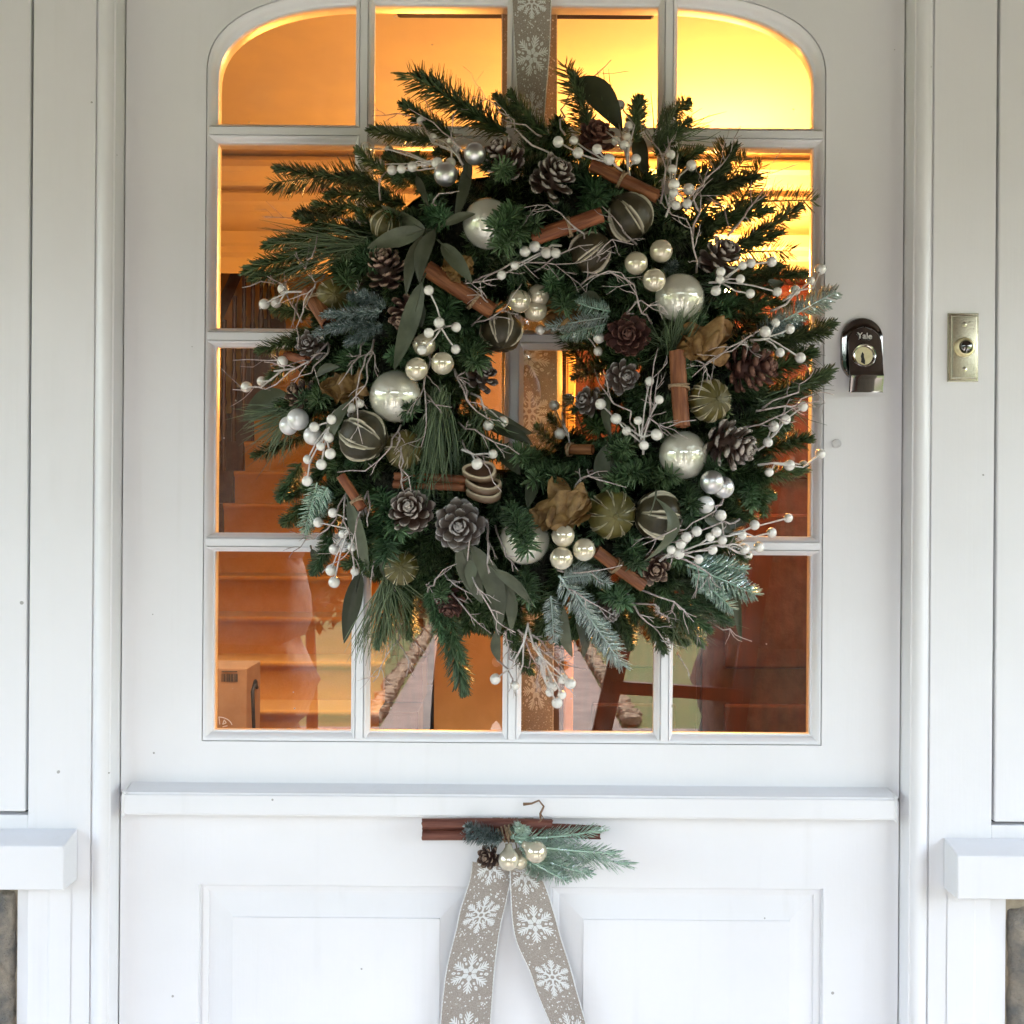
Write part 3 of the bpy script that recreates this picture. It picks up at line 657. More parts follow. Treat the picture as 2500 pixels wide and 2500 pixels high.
# pull: arched plate whose lower lip curls outwards
b = MB(); c = P(2112, 875, -.012); hw = 40*S
def pull_pt(u, v):
    top = c.z + 75*S; bot = c.z - 82*S; z_ = bot + (top-bot)*v
    w = hw
    if z_ > top - hw: w = math.sqrt(max(1e-9, hw*hw - (z_-(top-hw))**2))
    lip = max(0, (.30 - v)/.30); y = -.013 + .013*(max(v,.30)-.45) - .0025*min(1,lip*6) + .0045*lip - .0012*(1-(2*u-1)**2)
    if lip > .95: w *= 1.02
    return (c.x + (2*u-1)*w, y, z_)
b.grid(pull_pt, 14, 40); po = b.build('pull', M['chrome'], lk)
md = po.modifiers.new('thick', 'SOLIDIFY'); md.thickness = .0022; md.offset = 1
md = po.modifiers.new('bevel', 'BEVEL'); md.width = .0006; md.segments = 2; md.limit_method = 'ANGLE'
disc_on('cylinder_collar', 2109, 868, -.0140, [(29,0),(29,.0022),(27,.0036),(24.5,.0034),(23.5,.0012),(0,.0012)], 'chrome3', lk)
cp = disc_on('cylinder_plug', 2107, 870, -.0150, [(22.5,0),(22.5,.0016),(21.5,.0022),(0,.0022)], 'brass', lk)
cc = P(2107, 872, -.0173); b = MB()
b.add([(cc.x-sz(2),-.01735,cc.z+sz(13)),(cc.x-sz(5.5),-.01735,cc.z+sz(2)),(cc.x-sz(4),-.01735,cc.z-sz(4)),(cc.x-sz(5),-.01735,cc.z-sz(12)),(cc.x+sz(5),-.01735,cc.z-sz(18)),(cc.x+sz(5),-.01735,cc.z-sz(8)),(cc.x+sz(2.5),-.01735,cc.z),(cc.x+sz(2),-.01735,cc.z+sz(8))],[tuple(range(8))])
b.build('keyhole', M['black'], cp, False)
fc = bpy.data.curves.new('lettering_curve', 'FONT'); fc.body = 'Yale'; fc.size = .0092; fc.extrude = .0006; fc.align_x = 'CENTER'; fc.materials.append(M['letter']); fc.offset = .00012
tmp_ = bpy.data.objects.new('lettering_tmp', fc); COL.objects.link(tmp_); me_ = bpy.data.meshes.new_from_object(tmp_.evaluated_get(bpy.context.evaluated_depsgraph_get())); bpy.data.objects.remove(tmp_)
tx = bpy.data.objects.new('lettering', me_); pt_ = P(2112, 826, -.0148)
link(tx, lk, Matrix.Translation((pt_.x, -.0136, pt_.z)) @ Matrix.Rotation(PI/2 - .19, 4, 'X') @ Matrix.Rotation(-.06, 4, 'Z'))
bell = empty('bell_push', P(2350,849,-.026), 'worn nickel doorbell plate with round push button on the frame', 'doorbell')
Yb = -.0256
c = P(2350, 849, Yb)
def rect(cx, cz, hw, hh): return [(cx-hw,cz-hh),(cx+hw,cz-hh),(cx+hw,cz+hh),(cx-hw,cz+hh)]
plate('plate', lambda o: rect(c.x, c.z, sz(37.5,Yb)-o, sz(83.5,Yb)-o), [(0,.001),(0,-.0015),(.0008,-.0024),(.0026,-.0026),(.0030,-.0036),(.0042,-.0048),(.0062,-.0050)], 'chrome2', bell, Yb)
for yy in (792, 902): disc_on('screw', 2354, yy, Yb-.0049, [(6.2,0),(6.0,.0006),(3,.0010),(0,.0010)], 'chrome2', bell, 16)
disc_on('button_collar', 2354, 848, Yb-.0049, [(24,0),(23.5,.0025),(21,.0045),(17,.0050),(15.5,.0030),(15,.0015)], 'brass', bell)
disc_on('button', 2354, 847, Yb-.0054, [(14.5,0),(14.5,.0045),(12.5,.0062),(8,.0072),(3,.0076),(0,.0076)], 'chrome', bell)
bp_ = disc_on('clear_bumper', 2042, 1083, -.0002, [(11.5,0),(11,.0020),(9,.0036),(5,.0046),(0,.0049)], 'clear', None, 24)
tag(bp_, 'small clear plastic bumper dome on the door below the lock', 'bumper')
# ================================================================== ribbon helpers
def flake_segs(kind, r):
    """snowflake print as line segments (a, b, half width) in a disc of radius r"""
    out = []
    def seg(x0,y0,x1,y1,w): out.append(((x0*r,y0*r),(x1*r,y1*r),w*r*1.45))
    for k in range(6):
        q = PI/3*k + PI/6; c_, s_ = math.cos(q), math.sin(q)
        rot = lambda x,y: (x*c_-y*s_, x*s_+y*c_)
        def sg(a,b,w): (x0,y0),(x1,y1) = rot(*a), rot(*b); seg(x0,y0,x1,y1,w)
        sg((.10,0),(1.0,0),.042)
        if kind == 0:
            for d,l in ((.42,.34),(.58,.34),(.74,.28)):
                sg((d,0),(d+l*.75,l*.62),.028); sg((d,0),(d+l*.75,-l*.62),.028)
            sg((.10,0),(.26,.11),.026); sg((.26,.11),(.42,0),.026); sg((.10,0),(.26,-.11),.026); sg((.26,-.11),(.42,0),.026)
        else:
            for d,l in ((.55,.28),(.70,.26),(.84,.18)):
                sg((d,0),(d+l*.75,l*.6),.03); sg((d,0),(d+l*.75,-l*.6),.03)
            sg((.16,-.09),(.16,.09),.03); sg((.38,0),(.5,.17),.03); sg((.38,0),(.5,-.17),.03)
        q2 = q + PI/6; c2, s2 = math.cos(q2), math.sin(q2)
        rot2 = lambda x,y: (x*c2-y*s2, x*s2+y*c2)
        def sg2(a,b,w): (x0,y0),(x1,y1) = rot2(*a), rot2(*b); seg(x0,y0,x1,y1,w)
        if kind == 0:
            for d,h in ((.50,.07),(.72,.10)):
                for a_,b_ in (((d,0),(d+h,h*.6)),((d+h,h*.6),(d+2*h,0)),((d+2*h,0),(d+h,-h*.6)),((d+h,-h*.6),(d,0))): sg2(a_,b_,.026)
        else:
            sg2((.35,0),(.85,0),.028)
            for d in (.48,.60,.72): sg2((d,0),(d+.12,.12),.024); sg2((d,0),(d+.12,-.12),.024)
    return out
def make_ribbon(parent, name, rows, flakes, seed, off=-1, wob=.0015, dots=1.0, m='burlap'):
    """rows: (left point, right point) from top to bottom; printed with snowflakes and dots, stitched white edges"""
    cum = [0.0]
    for (a0,b0),(a1,b1) in zip(rows, rows[1:]): cum.append(cum[-1] + ((a1+b1)/2 - (a0+b0)/2).length)
    Ltot = cum[-1]; width = (rows[0][1]-rows[0][0]).length
    def at(s, t):   # s 0..1 across, t metres along
        t = min(max(t,0),Ltot); i = 0
        while i < len(cum)-2 and t > cum[i+1]: i += 1
        f = (t-cum[i])/max(1e-9, cum[i+1]-cum[i])
        g = lambda j, e: rows[min(max(j,0),len(rows)-1)][e]
        def cr_(e):
            p0,p1,p2,p3 = g(i-1,e),g(i,e),g(i+1,e),g(i+2,e)
            return .5*((2*p1)+(p2-p0)*f+(2*p0-5*p1+4*p2-p3)*f*f+(3*p1-p0-3*p2+p3)*f**3)
        p = cr_(0).lerp(cr_(1), s)
        p.y += wob*math.sin(t*60+seed) * (s-.5)*2 + wob*math.sin(s*PI)*.8*math.sin(t*23+seed*2)
        return p
    n = max(6, int(Ltot/.004))
    b = MB(); b.grid(lambda u,v: at(u, v*Ltot), 8, n); rb_ = b.build(name, M[m], parent)
    rr = random.Random(seed); b = MB(); wa = [(rows[i][1]-rows[i][0]).length for i in range(len(rows))]
    wm = max(wa)
    def put(pts, lift=.0005):
        vs_ = []
        for x_, t_ in pts:
            s_ = .5 + x_/wm
            p = at(min(max(s_,.0),1.), t_); vs_.append(p + Vector((0,off*lift,0)))
        b.add(vs_, [tuple(range(len(pts)))])
    for (t0, kind, rad, rot_) in flakes:
        for (a_, c_, w_) in flake_segs(kind, rad):
            ca, sa = math.cos(rot_), math.sin(rot_)
            A = Vector((a_[0]*ca-a_[1]*sa, a_[0]*sa+a_[1]*ca)); C = Vector((c_[0]*ca-c_[1]*sa, c_[0]*sa+c_[1]*ca))
            d_ = C-A
            if d_.length < 1e-7: continue
            nn = Vector((-d_.y, d_.x)).normalized()*w_
            q = [A+nn, C+nn*.6, C-nn*.6, A-nn]
            if all(abs(p.x) < wm*.5 and 0 < t0+p.y < Ltot for p in q): put([(p.x, t0+p.y) for p in q])
    for i in range(int(Ltot*wm/ .000028 * dots)):
        x_, t_ = rr.uniform(-.46,.46)*wm, rr.uniform(0,Ltot)
        if any(math.hypot(x_, t_-t0) < rad*1.02 for t0,_,rad,_ in flakes): continue
        r_ = rr.choice((.0005,.0007,.0010))
        put([(x_+r_*math.cos(q), t_+r_*math.sin(q)) for q in [k*PI/3 for k in range(6)]])
    b.build('snowflake_print', M['print'], rb_, False)
    b = MB()
    for s_ in (0, 1):
        path = [at(s_, Ltot*i/(n*2)) + Vector((0,off*.0003,0)) for i in range(n*2+1)]
        b.tube(path, [.00045 + .00035*(i % 2) for i in range(n*2+1)], 5)
    b.build('stitched_edge', M['print'], rb_)
    return rb_
# hanging ribbon: down the outside of the door to the wreath, over the top and down the inside
hr = empty('hanging_ribbon', P(1300,60,0), 'taupe snowflake ribbon hanging over the door top and carrying the wreath', 'ribbon')
rows = [(P(1246,-318,-.004), P(1352,-318,-.004)), (P(1248,-60,-.004), P(1350,-60,-.004)), (P(1250,0,-.004), P(1346,0,-.005)), (P(1257,130,-.005), P(1341,130,-.006)), (P(1264,250,-.008), P(1331,250,-.009)), (P(1272,380,-.022), P(1322,380,-.024))]
L0 = 27e-3
make_ribbon(hr, 'ribbon_length', rows, [(.030,0,.0215,.1),(.088,0,.0215,.2),(.145,1,.020,0.0),(.203,0,.0225,.25),(.263,0,.0215,.1)], 4, dots=1.2)
rows = [(P(1226,y_,.047), P(1359,y_,.047)) for y_ in (-60,300,700,1000,1300)] + [(P(1262,1450,.05), P(1352,1450,.05)), (P(1266,1800,.06), P(1350,1800,.06))]
make_ribbon(hr, 'ribbon_length', rows, [(.06+.062*i, i % 2, .0235, .3*i) for i in range(13)], 9, wob=.001)

# ================================================================== wreath
WC = (1322, 925)
wreath = empty('christmas_wreath', P(WC[0], WC[1], -.05), 'large fir wreath with baubles, pine cones, cinnamon and white berries hanging on the door', 'wreath')
def surfY(x, y, lift=0.0):
    """front surface of the wreath mass at a photo pixel"""
    r = math.hypot(x-WC[0], y-WC[1]); t = (r-375)/285
    return -.030 - .088*math.sqrt(max(0.0, 1-min(1,abs(t))**2)) - lift
def W(x, y, lift=0.0): return P(x, y, surfY(x, y, lift))
b = MB()
def base_pt(u, v):
    a_ = 2*PI*u; q = 2*PI*v
    rr = 372 + 140*math.cos(q)*(1+.15*math.sin(5*a_)); Y = -.045 - .042*math.sin(q)
    n_ = noise.noise(Vector((math.cos(a_)*6, math.sin(a_)*6, v*6)))
    p = P(WC[0] + rr*math.cos(a_), WC[1] + rr*math.sin(a_), Y); return p + Vector((0, -.012*n_, 0))
b.grid(base_pt, 120, 20); b.build('moss_base', M['moss'], wreath)

def needle(mb, p, d, L_, w, var, curl=0.0, side=None, flat=.5):
    d = d.normalized(); s_ = side or d.cross(Vector((.21,.53,.82))).normalized(); u = d.cross(s_).normalized()
    q = p + d*L_*.5 + u*curl*.35*L_; e = p + d*L_ + u*curl*L_
    f_ = u*w*flat
    mb.add([p+s_*w*.45, p-s_*w*.45, p+f_*.6, q+s_*w, q-s_*w, q+f_, e+s_*w*.35, e-s_*w*.35, e],
           [(0,1,4,3),(1,2,5,4),(2,0,3,5),(3,4,7,6),(4,5,8,7),(5,3,6,8)], var)
def fir_proto(L_, seed, nl=.0182, w=.00132, ang=59, n=None, bend=.1, flat=False, dens=1.0, brush=.5, mname='fir', tipopen=1.0):
    """a fir twig along +X: stem plus needles; its upper side (+Z) is fuller"""
    rr = random.Random(seed); b = MB(); n = n or int(L_/.115*300*dens)
    bz, by = bend*rr.uniform(.3,1)*rr.choice((-1,1)), bend*rr.uniform(-.6,.6)
    def sp(t): return Vector((L_*t, by*L_*t*t, bz*L_*t*t))
    b.tube([sp(i/8) for i in range(9)], [.0016*(1-.55*i/8) for i in range(9)], 5, 0.15)
    for i in range(n):
        t = (i+rr.random())/n; t = .02 + .98*t
        tan = (sp(min(1,t+.02))-sp(t-.02)).normalized()
        if flat: ph = rr.choice((0, PI)) + rr.gauss(0,.22)
        else:
            ph = rr.uniform(-PI, PI)
            if math.sin(ph) < -.3 and rr.random() < brush: ph = -ph
        e1 = tan.cross(Vector((0,0,1))).normalized(); e2 = e1.cross(tan)
        rad = e1*math.cos(ph) + e2*math.sin(ph)
        al = math.radians(rr.gauss(ang,7) - 34*max(0,(t-.75)/.25)**1.2*tipopen)
        d = tan*math.cos(al) + rad*math.sin(al)
        l_ = nl*rr.uniform(.75,1.1)*(1-.35*max(0,(t-.8)/.2))*(.7+.3*min(1,t/.1))
        needle(b, sp(t)+rad*.001, d, l_, w*rr.uniform(.85,1.15), rr.random()**1.6, rr.uniform(-.02,.16), tan.cross(rad).normalized())
    return b.mesh('fir_sprig', M[mname])
PR = {'fir': [fir_proto(.115, s_, bend=.16) for s_ in range(5)], 'fir_b': [fir_proto(.115, 20+s_, bend=.2, mname='fir_b', dens=1.1) for s_ in range(5)],
      'flat': [fir_proto(.115, 40+s_, bend=.12, flat=True, dens=.50, nl=.0215, w=.00145, ang=66) for s_ in range(3)],
      'tuft': [fir_proto(.055, 60+s_, bend=.2, dens=1.25, mname='fir_b', tipopen=.6, nl=.0155) for s_ in range(3)]}
frost_p = {'w': [fir_proto(.105, 80+s_, flat=True, dens=.60, nl=.0150, w=.0019, bend=.1, mname='frost') for s_ in range(2)],
           'b': [fir_proto(.095, 84+s_, dens=.9, nl=.014, w=.0015, bend=.1, mname='frost_b') for s_ in range(2)],
           'g': [fir_proto(.105, 88+s_, flat=True, dens=.60, nl=.018, w=.0019, bend=.1, mname='frost_g') for s_ in range(2)]}
frost_p['s'] = [fir_proto(.105, 95+s_, flat=True, dens=.55, nl=.0150, w=.00095, bend=.12, mname='frost_s', ang=40) for s_ in range(3)]
def sprig(name, kind, a_, c_, scl=1.0, roll=None, protos=PR):
    """a twig from point a_ to point c_ (metres)"""
    d = c_ - a_; pr_ = R.choice(protos[kind]); L0_ = max(v.co.x for v in pr_.vertices) if False else {'fir':.115,'fir_b':.115,'flat':.115,'tuft':.055,'w':.105,'b':.095,'g':.105}[kind]
    k = d.length/L0_
    kw = max(.75, min(1.15, k))*scl
    face = Vector((0,-1,0)) if roll is None else Vector((math.sin(roll)*.8, -math.cos(roll), .2))
    return inst(name, pr_, wreath, basis(a_, d, face, (k, kw, kw)))
# --- the twigs that make the outline (base pixel, tip pixel, base depth, tip depth, kind)
OUT = [((900,422),(650,434),-.075,-.06,'flat'),((905,432),(690,440),-.08,-.07,'fir'),((1235,318),(984,176),-.06,-.05,'flat'),((1240,330),(1010,190),-.06,-.06,'fir'),
 ((1110,335),(968,255),-.07,-.06,'fir'),((1065,345),(896,322),-.08,-.07,'fir'),((1310,345),(1204,236),-.07,-.06,'fir'),((1340,330),(1240,260),-.08,-.07,'fir'),
 ((1440,360),(1397,146),-.06,-.05,'flat'),((1450,350),(1405,170),-.06,-.055,'fir'),((1548,350),(1552,232),-.07,-.06,'fir'),((1700,580),(1786,343),-.06,-.05,'flat'),
 ((1690,520),(1790,350),-.06,-.05,'fir'),((1760,570),(1872,396),-.05,-.045,'flat'),((1790,492),(1998,490),-.05,-.05,'flat'),((1800,600),(1962,508),-.06,-.055,'fir'),((1690,560),(1880,500),-.06,-.06,'fir'),
 ((1840,690),(1968,648),-.06,-.06,'fir'),((1880,850),(2036,782),-.075,-.07,'fir'),((1870,840),(2000,800),-.08,-.07,'fir'),((1830,1020),(2026,898),-.07,-.065,'fir'),((1850,990),(2020,915),-.07,-.065,'fir'),
 ((1780,1180),(1965,1140),-.06,-.06,'fir'),((1760,1190),(1900,1200),-.06,-.055,'fir_b'),((1720,1200),(1845,1258),-.06,-.05,'fir'),((1700,1150),(1880,1130),-.07,-.06,'fir'),
 ((820,585),(596,672),-.07,-.055,'fir'),((810,560),(640,610),-.075,-.06,'fir'),((850,520),(720,530),-.08,-.07,'fir'),((780,640),(610,690),-.06,-.05,'fir'),
 ((770,800),(652,874),-.09,-.08,'fir'),((760,850),(655,930),-.07,-.06,'fir'),((735,1130),(682,1232),-.07,-.06,'fir_b'),((750,1225),(693,1296),-.07,-.06,'fir'),((770,1180),(700,1210),-.06,-.06,'fir_b'),
 ((810,1305),(770,1412),-.06,-.05,'fir_b'),((800,1240),(730,1290),-.06,-.05,'fir'),((1062,1450),(1147,1694),-.085,-.07,'fir_b'),((1080,1430),(1110,1600),-.09,-.075,'fir_b'),((1050,1420),(1075,1560),-.09,-.08,'fir_b'),
 ((975,1420),(928,1588),-.07,-.06,'fir_b'),((1000,1430),(990,1560),-.07,-.06,'fir'),((1240,1540),(1290,1650),-.06,-.05,'fir'),
 ((1560,1470),(1632,1588),-.06,-.05,'fir'),((1600,1460),(1720,1570),-.06,-.05,'fir'),((1500,1480),(1560,1580),-.06,-.05,'fir'),((1440,1480),(1460,1570),-.06,-.05,'fir_b'),
 ((1650,1450),(1800,1510),-.07,-.055,'fir_b'),((1640,1420),(1790,1470),-.08,-.06,'fir_b'),((1600,1430),(1700,1540),-.075,-.06,'fir_b'),((1690,1400),(1810,1440),-.07,-.06,'fir_b'),
 ((1610,300),(1690,250),-.05,-.05,'fir'),((1600,380),(1660,300),-.07,-.06,'fir'),((1400,1080),(1330,1030),-.06,-.06,'fir'),((1370,1090),(1300,1060),-.07,-.07,'fir'),
 ((1640,520),(1805,430),-.065,-.055,'fir'),((1660,600),(1855,478),-.065,-.055,'fir'),((1700,625),(1935,600),-.06,-.055,'flat'),((1690,545),(1835,378),-.06,-.05,'flat'),((1720,670),(1890,705),-.07,-.06,'fir'),((1780,740),(1930,720),-.065,-.06,'fir'),((1560,1500),(1690,1560),-.06,-.05,'fir'),((960,470),(795,478),-.085,-.07,'fir'),((950,505),(785,525),-.085,-.07,'fir'),((1000,455),(875,398),-.08,-.07,'fir'),((930,450),(820,440),-.075,-.065,'fir'),((1030,430),(935,380),-.085,-.075,'fir'),((1070,440),(975,425),-.09,-.085,'fir_b'),((900,560),(755,565),-.09,-.075,'fir'),((990,500),(890,470),-.09,-.085,'fir_b'),((1150,400),(1060,370),-.085,-.08,'fir'),((1700,470),(1850,418),-.06,-.055,'fir'),((1720,640),(1905,556),-.06,-.055,'fir'),((1740,700),(1905,640),-.065,-.06,'fir'),((1650,450),(1765,398),-.07,-.06,'fir'),((1600,430),(1712,356),-.07,-.06,'fir'),((760,760),(650,760),-.06,-.05,'fir'),((760,1050),(640,1130),-.05,-.05,'fir'),((1425,1060),(1395,960),-.05,-.05,'flat'),((1470,900),(1400,930),-.08,-.08,'fir'),((1480,950),(1405,1010),-.08,-.08,'fir'),((1210,720),(1290,760),-.07,-.07,'fir')]
for a_, c_, ya, yc, kd in OUT:
    ca_, cc_ = P(*a_, ya), P(*c_, yc)
    sprig('fir_sprig', kd, ca_, cc_, R.uniform(.92,1.08))
# --- filling of the ring
def in_hole(x, y, m=0): return ((x-1298)/(88+m))**2 + ((y-925)/(148+m))**2 < 1
cnt = 0; tries = 0
while cnt < 122 and tries < 4000:
    tries += 1
    a_ = 2*PI*(cnt*.618034 % 1) + R.uniform(-.1,.1); rr_ = R.uniform(175, 545)
    x, y = WC[0]+rr_*math.cos(a_), WC[1]+rr_*math.sin(a_)
    out_ = a_ + R.gauss(0, .8) + (.5 if R.random() < .5 else -.5)
    Lp = R.uniform(130, 215)
    x2, y2 = x + Lp*math.cos(out_)*.8, y + Lp*math.sin(out_)*.8
    if in_hole(x2, y2, 12) or in_hole(x, y, 30) or math.hypot(x2-WC[0], y2-WC[1]) > 640: continue
    ya = surfY(x, y) + R.uniform(.030,.052); yc = surfY(x2, y2) + R.uniform(-.004,.022)
    kd = R.choice(('fir','fir_b','fir_b')) if y > 900 else R.choice(('fir','fir','fir_b'))
    sprig('fir_sprig', kd, P(x,y,ya), P(x2,y2,yc), R.uniform(.9,1.1), R.uniform(-.6,.6)); cnt += 1
# --- the deep filling behind them, too dense to count
def deep_fill(n_tw):
    b = MB(); k_ = 0; tr_ = 0; rr = random.Random(77)
    src = []
    for me in PR['fir'][:2] + PR['fir_b'][:1]:
        src.append(([v.co.copy() for v in me.vertices], [tuple(f.vertices) for f in me.polygons], [d.value for d in me.attributes['var'].data]))
    while k_ < n_tw and tr_ < 5000:
        tr_ += 1
        a_ = 2*PI*(k_*.618034 % 1) + rr.uniform(-.15,.15); r_ = rr.uniform(300, 600)
        if k_ % 3 == 0: r_ = rr.uniform(110, 300)
        if k_ % 3 == 1: a_ = rr.uniform(.0,1.0)*PI; r_ = rr.uniform(430, 590)
        x, y = WC[0]+r_*math.cos(a_), WC[1]+r_*math.sin(a_)*.98
        ou = a_ + rr.gauss(0,.75); Lp = rr.uniform(110,190); x2, y2 = x+Lp*math.cos(ou), y+Lp*math.sin(ou)
        if in_hole(x2,y2,5) or in_hole(x,y,25) or math.hypot(x2-WC[0],y2-WC[1]) > 655: continue
        ya = min(-.02, surfY(x,y)+rr.uniform(.035,.06)); yc = min(-.022, surfY(x2,y2)+rr.uniform(.008,.035))
        p0, p1 = P(x,y,ya), P(x2,y2,yc); d = p1-p0; k = d.length/.115
        m4 = basis(p0, d, Vector((rr.uniform(-.7,.7),-1,rr.uniform(-.5,.5))), (k,1,1)); vs_, fs_, at_ = rr.choice(src); sh = rr.uniform(.5,1)
        b.add([m4 @ v for v in vs_], fs_, [q*sh+.001 for q in at_]); k_ += 1
    tag(b.build('fir_filling', M['fir'], wreath), kind='stuff')
deep_fill(250)
# --- rosettes seen end-on (short tips that point at the viewer)
TUF = [(1262,520,1222,556,.034),(1280,545,1246,585,.034),(1265,560,1290,530,.01),(1440,480,1460,520),(1430,440,1450,470),(1100,720,1085,790),(1095,770,1080,830),(1380,700,1385,740),(1350,730,1370,690),(840,640,850,680),(870,660,900,640),
 (1262,1262,1292,1318,.04),(1250,1240,1262,1300,.036),(1520,1330,1545,1370),(1540,1350,1560,1340),(1640,1210,1690,1240),(1660,1180,1680,1220),(1600,1140,1560,1160),(1580,1180,1620,1160),(1540,1140,1500,1170),(1490,1120,1520,1090),
 (1700,1160,1740,1140),(1230,420,1240,400),(1050,530,1080,520),(970,980,1000,990),(1310,1130,1280,1120),(1350,1150,1310,1160),(1420,1160,1380,1170),(1130,840,1150,880),(1480,1440,1510,1470),(930,1200,955,1290),(940,1250,950,1340)]
for x,y,x2,y2,*lf_ in TUF:
    Y = surfY(x,y) - (lf_[0] if lf_ else 0)
    sprig('fir_sprig', 'tuft', P(x,y,Y+.012), P(x2,y2,Y-.034), 1.15)
cnt = tries = 0
while cnt < 52 and tries < 3000:
    tries += 1
    a_ = 2*PI*((cnt*.618034+.3) % 1) + R.uniform(-.12,.12); rr_ = R.uniform(190, 560)
    x, y = WC[0]+rr_*math.cos(a_), WC[1]+rr_*math.sin(a_)
    if in_hole(x, y, 40): continue
    q = a_ + R.gauss(0,1.0); l_ = R.uniform(35,85); Y = surfY(x,y)
    sprig('fir_sprig', 'tuft', P(x,y,Y+.022), P(x+l_*math.cos(q), y+l_*math.sin(q), Y-R.uniform(.004,.022)), 1.15, R.uniform(-.5,.5)); cnt += 1
# --- long pine needles
def pine_tuft(base, tips, n, Yb, Yt, spread=30, w=.00055, curve=.12, m='pine'):
    b = MB(); p0 = P(*base, Yb)
    for i in range(n):
        tx_, ty_ = R.choice(tips); tp = P(tx_+R.gauss(0,spread), ty_+R.gauss(0,spread), Yt+R.gauss(0,.008))
        st_ = p0 + Vector((R.gauss(0,.004), R.gauss(0,.004), R.gauss(0,.004)))
        d = tp-st_; sd_ = Vector((R.gauss(0,1),R.gauss(0,1),R.gauss(0,1)))*d.length*curve*.4
        pth = [st_, st_+d*.35+sd_, st_+d*.7+sd_*.9+Vector((0,0,-.002)), tp+Vector((0,0,-.004))]
        b.tube(pth, [w,w,w*.8,w*.25], 4, R.random(), cap=False)
    b.build('pine_tuft', M[m], wreath)
pine_tuft((1075,955), [(1015,1190),(1045,1210),(1085,1200),(1120,1150),(1005,1130)], 95, -.125, -.13, 22)
pine_tuft((1075,965), [(1060,1160),(1030,1120)], 50, -.13, -.14, 20)
pine_tuft((945,1410), [(870,1580),(905,1590),(950,1580),(990,1560),(1010,1480)], 90, -.08, -.075, 22)
pine_tuft((1640,855), [(1700,725),(1715,740),(1665,740),(1630,790)], 60, -.13, -.145, 14)
pine_tuft((1630,850), [(1560,760),(1590,870),(1600,760)], 22, -.11, -.13, 30)
pine_tuft((1610,345), [(1650,260),(1690,275),(1720,290),(1630,250),(1735,310),(1600,270)], 70, -.07, -.065, 20)
pine_tuft((1490,280), [(1475,165),(1500,200),(1460,210)], 9, -.06, -.06, 20)
pine_tuft((900,600), [(690,600),(720,640),(660,560),(700,700),(740,570)], 80, -.11, -.08, 24)
pine_tuft((720,1010), [(610,1060),(640,1100),(680,1110),(600,1010)], 90, -.08, -.06, 18)
pine_tuft((1850,980), [(1950,1000),(1990,960),(1960,1020),(1900,1050)], 60, -.08, -.06, 28)
pine_tuft((1640,1470), [(1710,1550),(1680,1570),(1740,1530),(1770,1520)], 60, -.07, -.06, 22)
pine_tuft((1250,640), [(1310,600),(1330,640),(1220,600),(1290,690)], 30, -.12, -.13, 24)
pine_tuft((1170,1010), [(1120,1090),(1180,1120),(1230,1040)], 26, -.11, -.12, 24)
pine_tuft((1900,830), [(1990,850),(2010,870),(1970,830)], 12, -.06, -.05, 16)
# --- frosted artificial sprigs
for k_, a_, c_, lf in (('b',(925,772),(768,812),.03),('b',(915,790),(800,800),.035),('b',(900,740),(850,720),.03),('b',(932,760),(788,768),.042),('b',(935,792),(845,838),.04),('b',(942,752),(878,712),.035),('w',(1488,772),(1338,800),.02),('g',(1490,760),(1400,745),.025),('g',(1480,790),(1370,820),.02),
    ('w',(1850,818),(2030,714),.01),('b',(1850,810),(1960,790),.02),('w',(1365,1405),(1518,1614),.035),('w',(1400,1440),(1500,1590),.035),('w',(1345,1455),(1354,1562),.03),('w',(1398,1378),(1490,1425),.03),('w',(1375,1410),(1440,1400),.03),
    ('g',(1675,1378),(1855,1452),.025),('g',(1690,1400),(1790,1480),.03),('g',(1700,1370),(1830,1390),.02),('g',(775,1178),(742,1308),.03),('g',(800,1190),(760,1270),.03),('b',(1610,690),(1650,640),.01)):
    a3, c3 = W(*a_, lf-.01), W(*c_, lf)
    sprig('frosted_sprig', k_, a3, c3, .9, None, frost_p)

# --- leaves
def leaf(a_, c_, w, lf=.02, m='euc', bend=.12, mid=None, Ya=None, Yc=None):
    p0 = P(*a_, Ya if Ya is not None else surfY(*a_, lf-.008)); p1 = P(*c_, Yc if Yc is not None else surfY(*c_, lf))
    d = p1-p0; L_ = d.length; wv = w*S*.5*.92
    nrm = Vector((R.uniform(-.3,.3), -1, R.uniform(-.25,.35))).normalized(); sd_ = d.cross(nrm).normalized()
    bd = bend*R.uniform(.5,1.3)*R.choice((-1,1)); sb = R.uniform(-.10,.10); tw = R.uniform(-.5,.5)
    pm = P(*mid, surfY(*mid, lf)) if mid else None
    b = MB(); nv, hw_ = 12, [-1,-.5,0,.5,1]
    vs_ = []
    for j in range(nv+1):
        t = j/nv
        if pm: c0 = (p0*(1-t)**2 + (pm*2-(p0+p1)*.5)*2*t*(1-t) + p1*t*t)
        else: c0 = p0 + d*t + nrm*bd*L_*math.sin(PI*t)*.8 + sd_*sb*L_*math.sin(PI*t)
        wd_ = wv*(math.sin(PI*min(1,t**.82*.985+.015))**.8)
        a2 = tw*t; s2 = sd_*math.cos(a2) + nrm*math.sin(a2); n2 = nrm*math.cos(a2) - sd_*math.sin(a2)
        for h in hw_: vs_.append(c0 + s2*wd_*h + n2*abs(h)*wd_*.35)
    k = len(hw_)
    b.add(vs_, [(j*k+i, j*k+i+1, (j+1)*k+i+1, (j+1)*k+i) for j in range(nv) for i in range(k-1)])
    b.tube([p0 - d*.12 + Vector((0,.004,0)), p0, p0+d*.3+nrm*bd*L_*.6], [.0011,.0009,.0004], 5)
    o = b.build('leaf', M[m], wreath)
